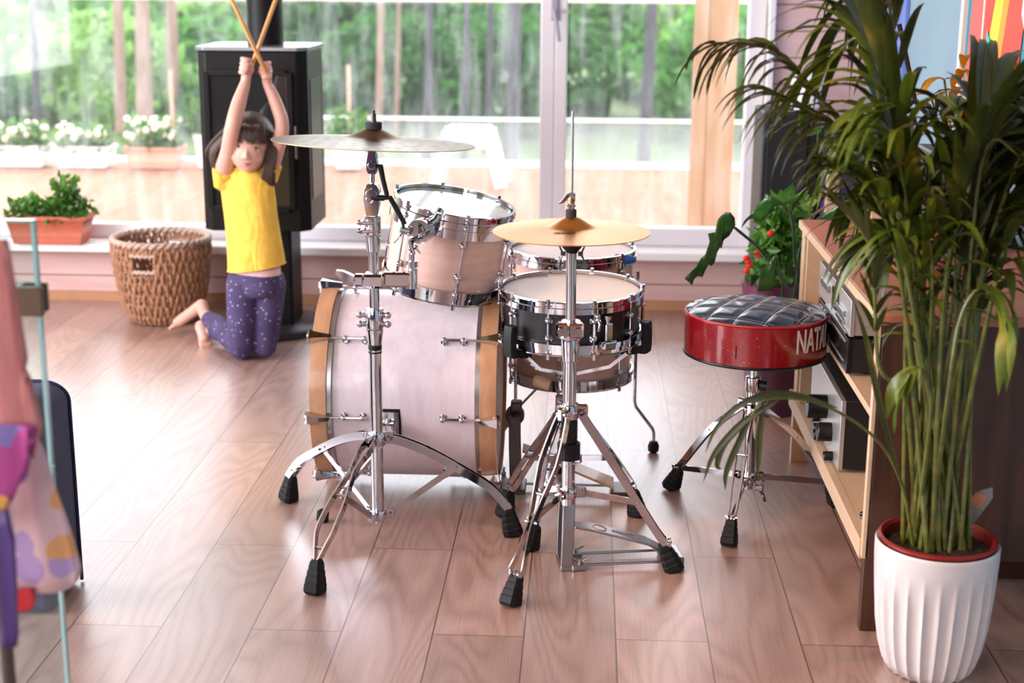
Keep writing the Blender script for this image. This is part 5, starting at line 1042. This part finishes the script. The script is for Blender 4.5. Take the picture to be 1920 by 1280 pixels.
# begonia with red flowers on a stand behind
bo = _v(.64, 5.0, 0); bgt = thing('begonia', bo, 'small-leaved bushy plant with red flowers between the window and the cabinet', 'plant'); zf = A(1465, 540, 5.0)[2]
obj('pot', MB().lathe([(.075, 0), (.095, max(zf, .1)), (.10, max(zf, .1)+.02), (.09, max(zf, .1)+.02)], bo, UPZ, 28), mat('plum_pot', (.12, .02, .06), .4), bgt)
mb = MB(); 
for (x, y, w_, h_, n_) in ((1458, 440, .13, .12, 330), (1440, 520, .10, .10, 150), (1475, 400, .12, .1, 150), (1450, 480, .13, .12, 240)):
    p = A(x, y, 5.0); plant_tuft(mb, (p[0], 5.0, p[2]-h_/2), w_, .14, h_, n_, int(x), .042, .2)
obj('leaves', mb, bright_leaf, bgt, smooth=0)
mb = MB()
for x, y in ((1403, 491), (1399, 484), (1406, 497), (1419, 475), (1422, 478), (1445, 437), (1400, 508)): 
    p = A(x, y, 4.92); mb.ball(p, .011, 8, (1, .7, 1))
obj('flowers', mb, mat('red_petals', (.7, .01, .01), .5), bgt)
# plant with orange-yellow leaves on the cabinet
oc = _v(1.0, 3.96, CT); og = thing('croton_plant', oc, 'bushy houseplant with orange and yellow leaves in a dark pot on the cabinet', 'plant')
obj('pot', MB().lathe([(.05, 0), (.07, .1), (.075, .1), (.075, .12), (.066, .12)], oc, UPZ, 28), plastic, og)
mb = MB(); r_ = np.random.RandomState(6); st_m = MB()
for k in range(60):
    a = r_.rand()*2*PI; hgt = .10+.27*r_.rand(); p = oc+_v(.10*math.cos(a)*r_.rand(), .10*math.sin(a)*r_.rand(), .1+hgt); leaf_blade(mb, arc(p, _v(math.cos(a), math.sin(a), .5), .085, 1.4), .03, UPZ, .15)
    if k % 5 == 0: st_m.tube([oc+_v(0, 0, .1), p], .003, 6)
obj('leaves', mb, orange_leaf, og, smooth=60); obj('stems', st_m, stem_g, og)
pt_ = A(1718, 190, 4.2); setprops(obj('dark_pole', MB().tube([A(1686, 45, 3.62), A(1700, 110, 3.62), A(1716, 190, 3.62), _v(.905, 3.62, CT+.27)], .006, 8), plastic, origin=A(1716, 190, 3.62)), 'thin slanting black pole behind the palm leaves', 'pole')
# broad leaf plant: two big blades left of the palm
ob = _v(.80, 3.42, CT); odt = thing('orchid_plant', ob, 'low plant with two broad strap leaves on the cabinet behind the palm', 'plant')
obj('pot', MB().lathe([(.045, 0), (.06, .09), (.066, .09), (.066, .105), (.055, .105)], ob, UPZ, 28), terracotta, odt)
for pts in ([(1690, 320), (1640, 262), (1590, 240), (1545, 242), (1512, 256)], [(1690, 330), (1640, 300), (1590, 272), (1550, 268), (1538, 275)]):
    mb = MB(); P = bez([ob+_v(0, 0, .10)]+[A(x, y, 3.3) for x, y in pts], 14); leaf_blade(mb, P, .045, U(_v(0, -.6, .8)), .12, prof=lambda f: min(1, 2.2*f+.15)*max(.02, (1-f**4))); obj('leaf', mb, dark_leaf, odt, smooth=60)
# ================================================================ GIRL
GY = 5.17
def W(x, y, dy=0.): return A(x, y, GY+dy)
gp = _v(*G(480, 660)); gp[1] = GY; gp[2] = 0
girl = thing('person', gp, 'kneeling child in yellow t-shirt and purple leggings crossing drumsticks overhead', 'person')
def limb(mb, P, R_, n=None, seg=14):
    n = n or len(P)*7; Q = bez(P, n); k = len(P); rr = np.interp(np.linspace(0, 1, n+1), np.linspace(0, 1, k), R_); mb.tube(Q, list(rr), seg); mb.ball(Q[0], rr[0], 12); mb.ball(Q[-1], rr[-1], 12); return mb
def ell_loft(mb, secs, seg=24, yaw=0.):
    rs = []; cy, sy = math.cos(yaw), math.sin(yaw)
    for c, a, b in secs: rs.append([_v(*c)+_v(cy*math.cos(t)*a-sy*math.sin(t)*b, sy*math.cos(t)*a+cy*math.sin(t)*b, 0) for t in np.linspace(0, 2*PI, seg, endpoint=False)])
    return mb.rings(rs)
def remesh(o, vs, sm=6, fac=.5):
    r = o.modifiers.new('r', 'REMESH'); r.mode = 'VOXEL'; r.voxel_size = vs; r.use_smooth_shade = True
    if sm: s = o.modifiers.new('s', 'SMOOTH'); s.iterations = sm; s.factor = fac
    return o
gyaw = math.radians(-18)
bm_ = MB()
hipc = W(481, 520); chest = W(462, 345); neckb = W(460, 312)
ell_loft(bm_, [(W(482, 540), .085, .065), (W(481, 515), .088, .068), (W(479, 490), .082, .064), (W(472, 440), .084, .062), (W(466, 390), .090, .062), (W(462, 350), .094, .060), (W(461, 328), .080, .052), (W(461, 316), .045, .04)], yaw=gyaw)
HCn = W(467, 272, -.03)
limb(bm_, [W(461, 330), W(464, 305, -.01)], [.034, .031])
# head: skull plus face, turned to the camera and slightly right
fyaw = math.radians(6); FD = U(_v(math.sin(fyaw), -math.cos(fyaw), -.14)); FR = U(np.cross(UPZ, FD)); FU = np.cross(FD, FR); roll_ = math.radians(-5); FR, FU = FR*math.cos(roll_)+FU*math.sin(roll_), FU*math.cos(roll_)-FR*math.sin(roll_)
def Hd(r, u, f): return HCn+FR*r+FU*u+FD*f
Rm = np.array([FR, -FD, FU]).T
bm_.ball(Hd(0, .012, -.012), .082, 32, (.88, 1.0, 1.02), R=Rm); bm_.ball(Hd(0, -.022, .018), .062, 28, (.98, .98, 1.12), R=Rm); bm_.ball(Hd(0, -.068, .044), .022, 16, (1.25, .9, .8), R=Rm)
for s in (-1, 1): bm_.ball(Hd(s*.032, -.030, .044), .0245, 16, (1, .8, 1), R=Rm); bm_.ball(Hd(s*.074, -.01, -.008), .020, 14, (.4, .8, 1.15), R=Rm)
bm_.tube([Hd(0, .008, .066), Hd(0, -.008, .077), Hd(0, -.020, .082)], [.005, .007, .008], 12); bm_.ball(Hd(0, -.022, .0815), .009, 12); 
for s in (-1, 1): bm_.ball(Hd(s*.009, -.024, .078), .0075, 10)
bm_.ball(Hd(0, -.046, .070), .016, 14, (1.2, .5, .6), R=Rm)
# arms: raised and crossed at the wrists
shL, elL, wrL = W(419, 330, -.01), W(437, 235, -.125), W(460, 156, -.06)
shR, elR, wrR = W(502, 322, .02), W(529, 236, -.04), W(501, 157, -.02)
limb(bm_, [W(440, 345), shL, (shL+elL)/2+_v(.002, 0, 0), elL, (elL+wrL)/2+_v(-.001, 0, .004), wrL], [.04, .035, .029, .027, .0255, .0185]); limb(bm_, [W(485, 338), shR, (shR+elR)/2+_v(.006, 0, 0), elR, (elR+wrR)/2+_v(.004, 0, .008), wrR], [.038, .033, .028, .0245, .0225, .0165])
# hands: palm, four curled fingers and a thumb around each stick
def hand(wr, cen, stick_d, s):
    up = U(cen-wr); out = U(np.cross(up, _v(0, -1, 0)))*s; fw_ = U(np.cross(up, out)); fw_ = fw_ if fw_[1] < 0 else -fw_
    bm_.ball(cen, .027, 16, (.84, .66, 1.05), R=np.array([out, fw_, up]).T); limb(bm_, [wr, cen], [.0165, .019])
    for k in range(4):
        q = cen+up*(.026-.0155*k)+fw_*.016; b = q-out*.016; l_ = (.92, 1.05, 1., .82)[k]
        bm_.tube(bez([b+fw_*-.006, b+fw_*.010, b+fw_*(.017)+out*.012*l_, b+fw_*.016+out*.024*l_, b+fw_*.006+out*.028*l_], 12), [.0076]*5+[.0074]*4+[.0068]*4, 10); bm_.ball(b+fw_*.006+out*.028*l_, .0061, 10); bm_.ball(b+fw_*.012, .0076, 10)
    tb_ = cen-up*.010+out*.014; bm_.tube(bez([tb_-up*.006, tb_+fw_*.010+up*.010+out*.004, tb_+fw_*.018+up*.026-out*.006, tb_+fw_*.018+up*.034-out*.012], 10), [.0085]*4+[.0075]*4+[.0066]*3, 10); bm_.ball(tb_+fw_*.018+up*.034-out*.012, .0066, 10)
hL, hR = W(464, 126, -.055), W(499, 132, -.02)
hand(wrL, hL, None, 1); hand(wrR, hR, None, -1)
# legs (hidden by leggings) with bare feet
kL, kR = _v(*A(452, 655, GY-.03)), _v(*A(497, 655, GY+.0)); kL[2] = .047; kR[2] = .047
hpL, hpR = W(457, 530, .0), W(505, 530, .02)
anL = _v(*A(385, 592, GY+.24)); anR = _v(*A(392, 618, GY+.20)); anL[2] = max(anL[2], .055); anR[2] = max(anR[2], .04)
limb(bm_, [hpL, (hpL+kL)/2, kL+_v(0, .0, .01)], [.058, .052, .038]); limb(bm_, [hpR, (hpR+kR)/2, kR+_v(0, 0, .01)], [.056, .050, .037])
limb(bm_, [kL, (kL+anL)/2+_v(0, 0, .004), anL], [.036, .036, .022]); limb(bm_, [kR, (kR+anR)/2, anR], [.036, .034, .021])
def foot(an, heel, ball_, toe, s):
    limb(bm_, [an, heel], [.022, .024]); 
    limb(bm_, [heel, (heel+ball_)/2, ball_], [.024, .022, .021]); d = U(toe-ball_); sd = U(np.cross(d, _v(0, -.5, 1)))
    bm_.ball(ball_, .024, 14, (1, 1, .7))
    for k in range(5): o_ = sd*(k-2)*.0088*s; l_ = (.032, .029, .026, .023, .019)[k]; bm_.tube([ball_+o_+d*.008, ball_+o_+d*l_, ball_+o_+d*(l_+.006)-_v(0, 0, .004)], [.0085, .0072, .006], 9); bm_.ball(ball_+o_+d*(l_+.006)-_v(0, 0, .004), .0063 if k else .0085, 9)
foot(anL, A(378, 572, GY+.28), A(335, 603, GY+.33), A(318, 611, GY+.36), 1)
foot(anR, A(377, 612, GY+.20), A(383, 634, GY+.17), A(386, 645, GY+.16), -1)
body = remesh(obj('body', bm_, skin, girl), .003, 2, .5)
# face details
ew = mat('eye_white', (.75, .72, .72), .2); ei = mat('eye_iris', (.05, .04, .05), .1); lipm = mat('lips', (.55, .18, .17), .4); browm = mat('brows', (.10, .045, .025), .7)
for s in (-1, 1):
    e = Hd(s*.029, .004, .0575); obj('eye', MB().ball(e, .0115, 16, (1.15, .7, .72), R=Rm), ew, girl); obj('iris', MB().ball(e+FD*.0058+FR*.001, .0056, 14, (1, .55, 1), R=Rm), ei, girl)
    obj('eyelid', MB().tube([e+FR*-.013+FU*.002+FD*.004, e+FU*.0082+FD*.0075, e+FR*.013+FU*.002+FD*.004], .0022, 8), browm, girl)
    obj('eyebrow', MB().tube([Hd(s*.016, .0245, .0705), Hd(s*.029, .0275, .0665), Hd(s*.043, .0235, .057)], [.0013, .0017, .001], 8), browm, girl)
obj('lips', MB().tube([Hd(-.018, -.0455, .071), Hd(-.007, -.0452, .0785), Hd(0, -.0462, .080), Hd(.007, -.0452, .0785), Hd(.018, -.0455, .071)], [.0015, .0034, .0034, .0034, .0015], 8).tube([Hd(-.015, -.0475, .071), Hd(0, -.0510, .078), Hd(.015, -.0475, .071)], [.0015, .0036, .0015], 8), lipm, girl)
# hair: cap, fringe and long locks
hm = MB()
hc_ = Hd(0, .018, -.020); 
rs = []
for i in range(15):
    ph = PI*i/14*.62; ring = []
    for j in range(36):
        a = 2*PI*j/36; x_, f_, u_ = math.sin(ph)*math.cos(a), math.sin(ph)*math.sin(a), math.cos(ph)
        lim = 1.0; ring.append(hc_+FR*x_*.085+FD*(f_*(.088 if f_ > 0 else .096))+FU*(u_*.092))
    rs.append(ring)
# keep only the crown and back of the cap
hm2 = MB(); hm2.rings(rs, True, True); hm.add([v_ for v_ in hm2.v], hm2.f)
hobj = MB()
for i in range(9):
    pass
hcap = MB(); hcap.ball(Hd(0, .022, -.024), .094, 36, (.93, 1.0, .98), R=Rm)
keep = [ _v(*p) for p in hcap.v ]; face_c = Hd(0, -.025, .07)
nf = []
for f in hcap.f:
    c_ = np.mean([keep[i] for i in f], 0); l = c_-HCn; r_, u_, f_ = l@FR, l@FU, l@FD
    if f_ > .012 and u_ < .048: continue
    if u_ < -.05: continue
    nf.append(f)
hcap.f = nf
hr = obj('hair', hcap, hair_m, girl, smooth=60); so_ = hr.modifiers.new('t', 'SOLIDIFY'); so_.thickness = .008; so_.offset = -1
lk = MB(); r_ = random.Random(5)
for k in range(52): # fringe
    x_ = -.060+.120*k/51; top = Hd(x_*.75, .088, .030-abs(x_)*.3); b_ = Hd(x_*1.08, .030+.006*math.sin(k*2.1)+.014*max(0, math.sin(k*.33+1.2))-abs(x_)*.14, math.sqrt(max(.0001, .0805**2-(x_*1.0)**2))*.93+.004)
    lk.tube(bez([top, (top+b_)/2+FD*.012+FU*.010, b_], 8), [.003, .0042, .0045, .0045, .0042, .004, .0035, .0025, .0008], 6)
obj('fringe', lk, hair_m, hr)
lk = MB()
for k in range(44): # side and back locks, fuller on the picture's left where it swings out
    a = math.radians(-200+220*k/43); sgn = math.cos(a); st = Hd(.084*math.cos(a), .02, -.020+.07*math.sin(a)*.9)
    if sgn < 0: end = st+_v(-.030*abs(sgn)-r_.uniform(0, .02), .01, -.11-.02*r_.random()); mid = (st+end)/2+_v(-.028*abs(sgn), 0, .006)
    else: end = st+_v(-.012+.008*r_.random(), -.005, -.125-.02*r_.random()); mid = (st+end)/2
    lk.tube(bez([st+_v(0, 0, .03), st, mid, end, end+_v(.008, 0, -.015)], 10), [.008, .010, .011, .011, .011, .011, .010, .009, .008, .006, .002], 7)
for k in range(9): # lock falling beside the face on the right
    x_ = .066+.002*k; lk.tube(bez([Hd(.06, .06, .02-.006*k), Hd(x_+.004, .01, .020-.006*k), Hd(x_+.006, -.05, .014-.006*k), Hd(x_+.004-.002*k, -.115-.006*r_.random(), .012-.004*k)], 10), [.008, .009, .009, .009, .009, .008, .008, .008, .007, .005, .002], 7)
    lk.tube(bez([Hd(-.06, .06, .01-.006*k), Hd(-x_-.002, .01, .010-.006*k), Hd(-x_-.008, -.04, .006-.006*k), Hd(-x_-.02-.002*k, -.10-.006*r_.random(), -.004*k)], 10), [.008, .009, .009, .009, .009, .008, .008, .008, .007, .005, .002], 7)
for k in range(22): # hair swung out behind the raised arm
    q_ = k/21.; e_ = -.095-.060*q_; lk.tube(bez([Hd(-.05, .07-.01*q_, -.03), Hd(-.078-.012*q_, .03, -.055), Hd(-.092-.040*q_, -.02, -.07), Hd(e_, -.065+.01*r_.random(), -.075), Hd(e_+.006, -.105+.03*q_, -.07)], 10), [.009, .011, .012, .012, .012, .012, .012, .011, .009, .007, .003], 7)
for k in range(10): # lock in front of the shoulder
    x_ = .046+.0032*k; lk.tube(bez([Hd(x_+.016, .02, .01), Hd(x_+.020, -.03, .030), Hd(x_+.012, -.08, .040), Hd(x_+.006, -.128-.012*r_.random(), .036)], 10), [.007, .009, .009, .009, .009, .009, .008, .008, .007, .005, .002], 7)
obj('locks', lk, hair_m, hr)
# t-shirt
sm_ = MB(); seg = 40; rs = []
def shirt_sec(c, a, b, fold):
    cy, sy = math.cos(gyaw), math.sin(gyaw); return [_v(*c)+_v(cy*math.cos(t)*a*(1+fold*math.sin(5*t+1))-sy*math.sin(t)*b*(1+fold*math.sin(7*t)), sy*math.cos(t)*a+cy*math.sin(t)*b*(1+fold*math.sin(6*t)), 0) for t in np.linspace(0, 2*PI, seg, endpoint=False)]
def tilt_(ring, c, k): return [_v(p[0], p[1], p[2]+k*(p[0]-c[0])) for p in ring]
secs = [(W(481, 500), .108, .088, .03, .16), (W(480, 485), .107, .086, .025, .14), (W(476, 450), .103, .080, .02, .1), (W(471, 410), .101, .074, .015, .06), (W(466, 370), .103, .071, .01, 0), (W(463, 345), .103, .068, 0, 0), (W(461, 330), .092, .062, 0, 0), (W(461, 320), .070, .053, 0, 0), (W(461, 312), .048, .045, 0, 0)]
for c, a, b, fo, tk in secs: rs.append(tilt_(shirt_sec(c, a, b, fo), c, tk))
sm_.rings(rs, True, True)
for sh, el, wd in ((shL, elL, 1), (shR, elR, 1)):
    d = U(el-sh); q = W(448, 350) if sh is shL else W(482, 345); sm_.tube([q, sh-d*.01, sh+d*.018, sh+d*.034], [.047, .046, .043, .044], 18)
ts = remesh(obj('t_shirt', sm_, yellow, girl), .004, 4, .5)
# hollow effect at sleeve and hem: thin ribs
hem = MB(); ring = rs[0]; hem.tube([_v(*p)+_v(0, 0, .002) for p in ring]+[_v(*ring[0])+_v(0, 0, .002)], .0028, 6); obj('hem', hem, yellow, ts)
obj('collar', MB().torus(W(461, 313), .045, .005, (0, 0, 1), 32, 8), yellow, ts)
# leggings
lm = MB(); ell_loft(lm, [(W(482, 552), .078, .064), (W(482, 538), .094, .074), (W(481, 520), .094, .074), (W(480, 506), .090, .070)], yaw=gyaw)
limb(lm, [hpL, (hpL+kL)/2, kL+_v(0, 0, .008)], [.064, .057, .047], seg=20); limb(lm, [hpR, (hpR+kR)/2, kR+_v(0, 0, .008)], [.062, .055, .046], seg=20)
limb(lm, [kL+_v(0, 0, .0), (kL+anL)/2+_v(0, 0, .006), kL*.12+anL*.88], [.045, .043, .032], seg=20); limb(lm, [kR, (kR+anR)/2+_v(0, 0, .004), kR*.12+anR*.88], [.044, .041, .031], seg=20)
lgo = remesh(obj('leggings', lm, leg_m, girl), .004, 4, .5)
obj('undershirt_band', ell_loft(MB(), [(W(481, 512), .092, .071), (W(480, 500), .093, .072)], yaw=gyaw), mat('pale_vest', (.75, .5, .48), .9), girl)
# drumsticks held in the hands, crossing
def stick(p0, p1, lab):
    p0, p1 = _v(*p0), _v(*p1); d = U(p1-p0); Ln = .36; setprops(obj('drumstick', MB().lathe([(.005, 0), (.0075, .004), (.0075, Ln*.75), (.0045, Ln*.95), (.003, Ln*.965), (.0052, Ln*.98), (.004, Ln)], p0, d, 16), drumstick_m, origin=p0), lab, 'drumstick', None)
stick(W(499, 137, -.058), W(434, -2, -.09), 'drumstick leaning left from the hand on the right, crossing in front')
stick(W(466, 140, -.055), W(517, 0, -.01), 'drumstick leaning right from the hand on the left, crossing behind')
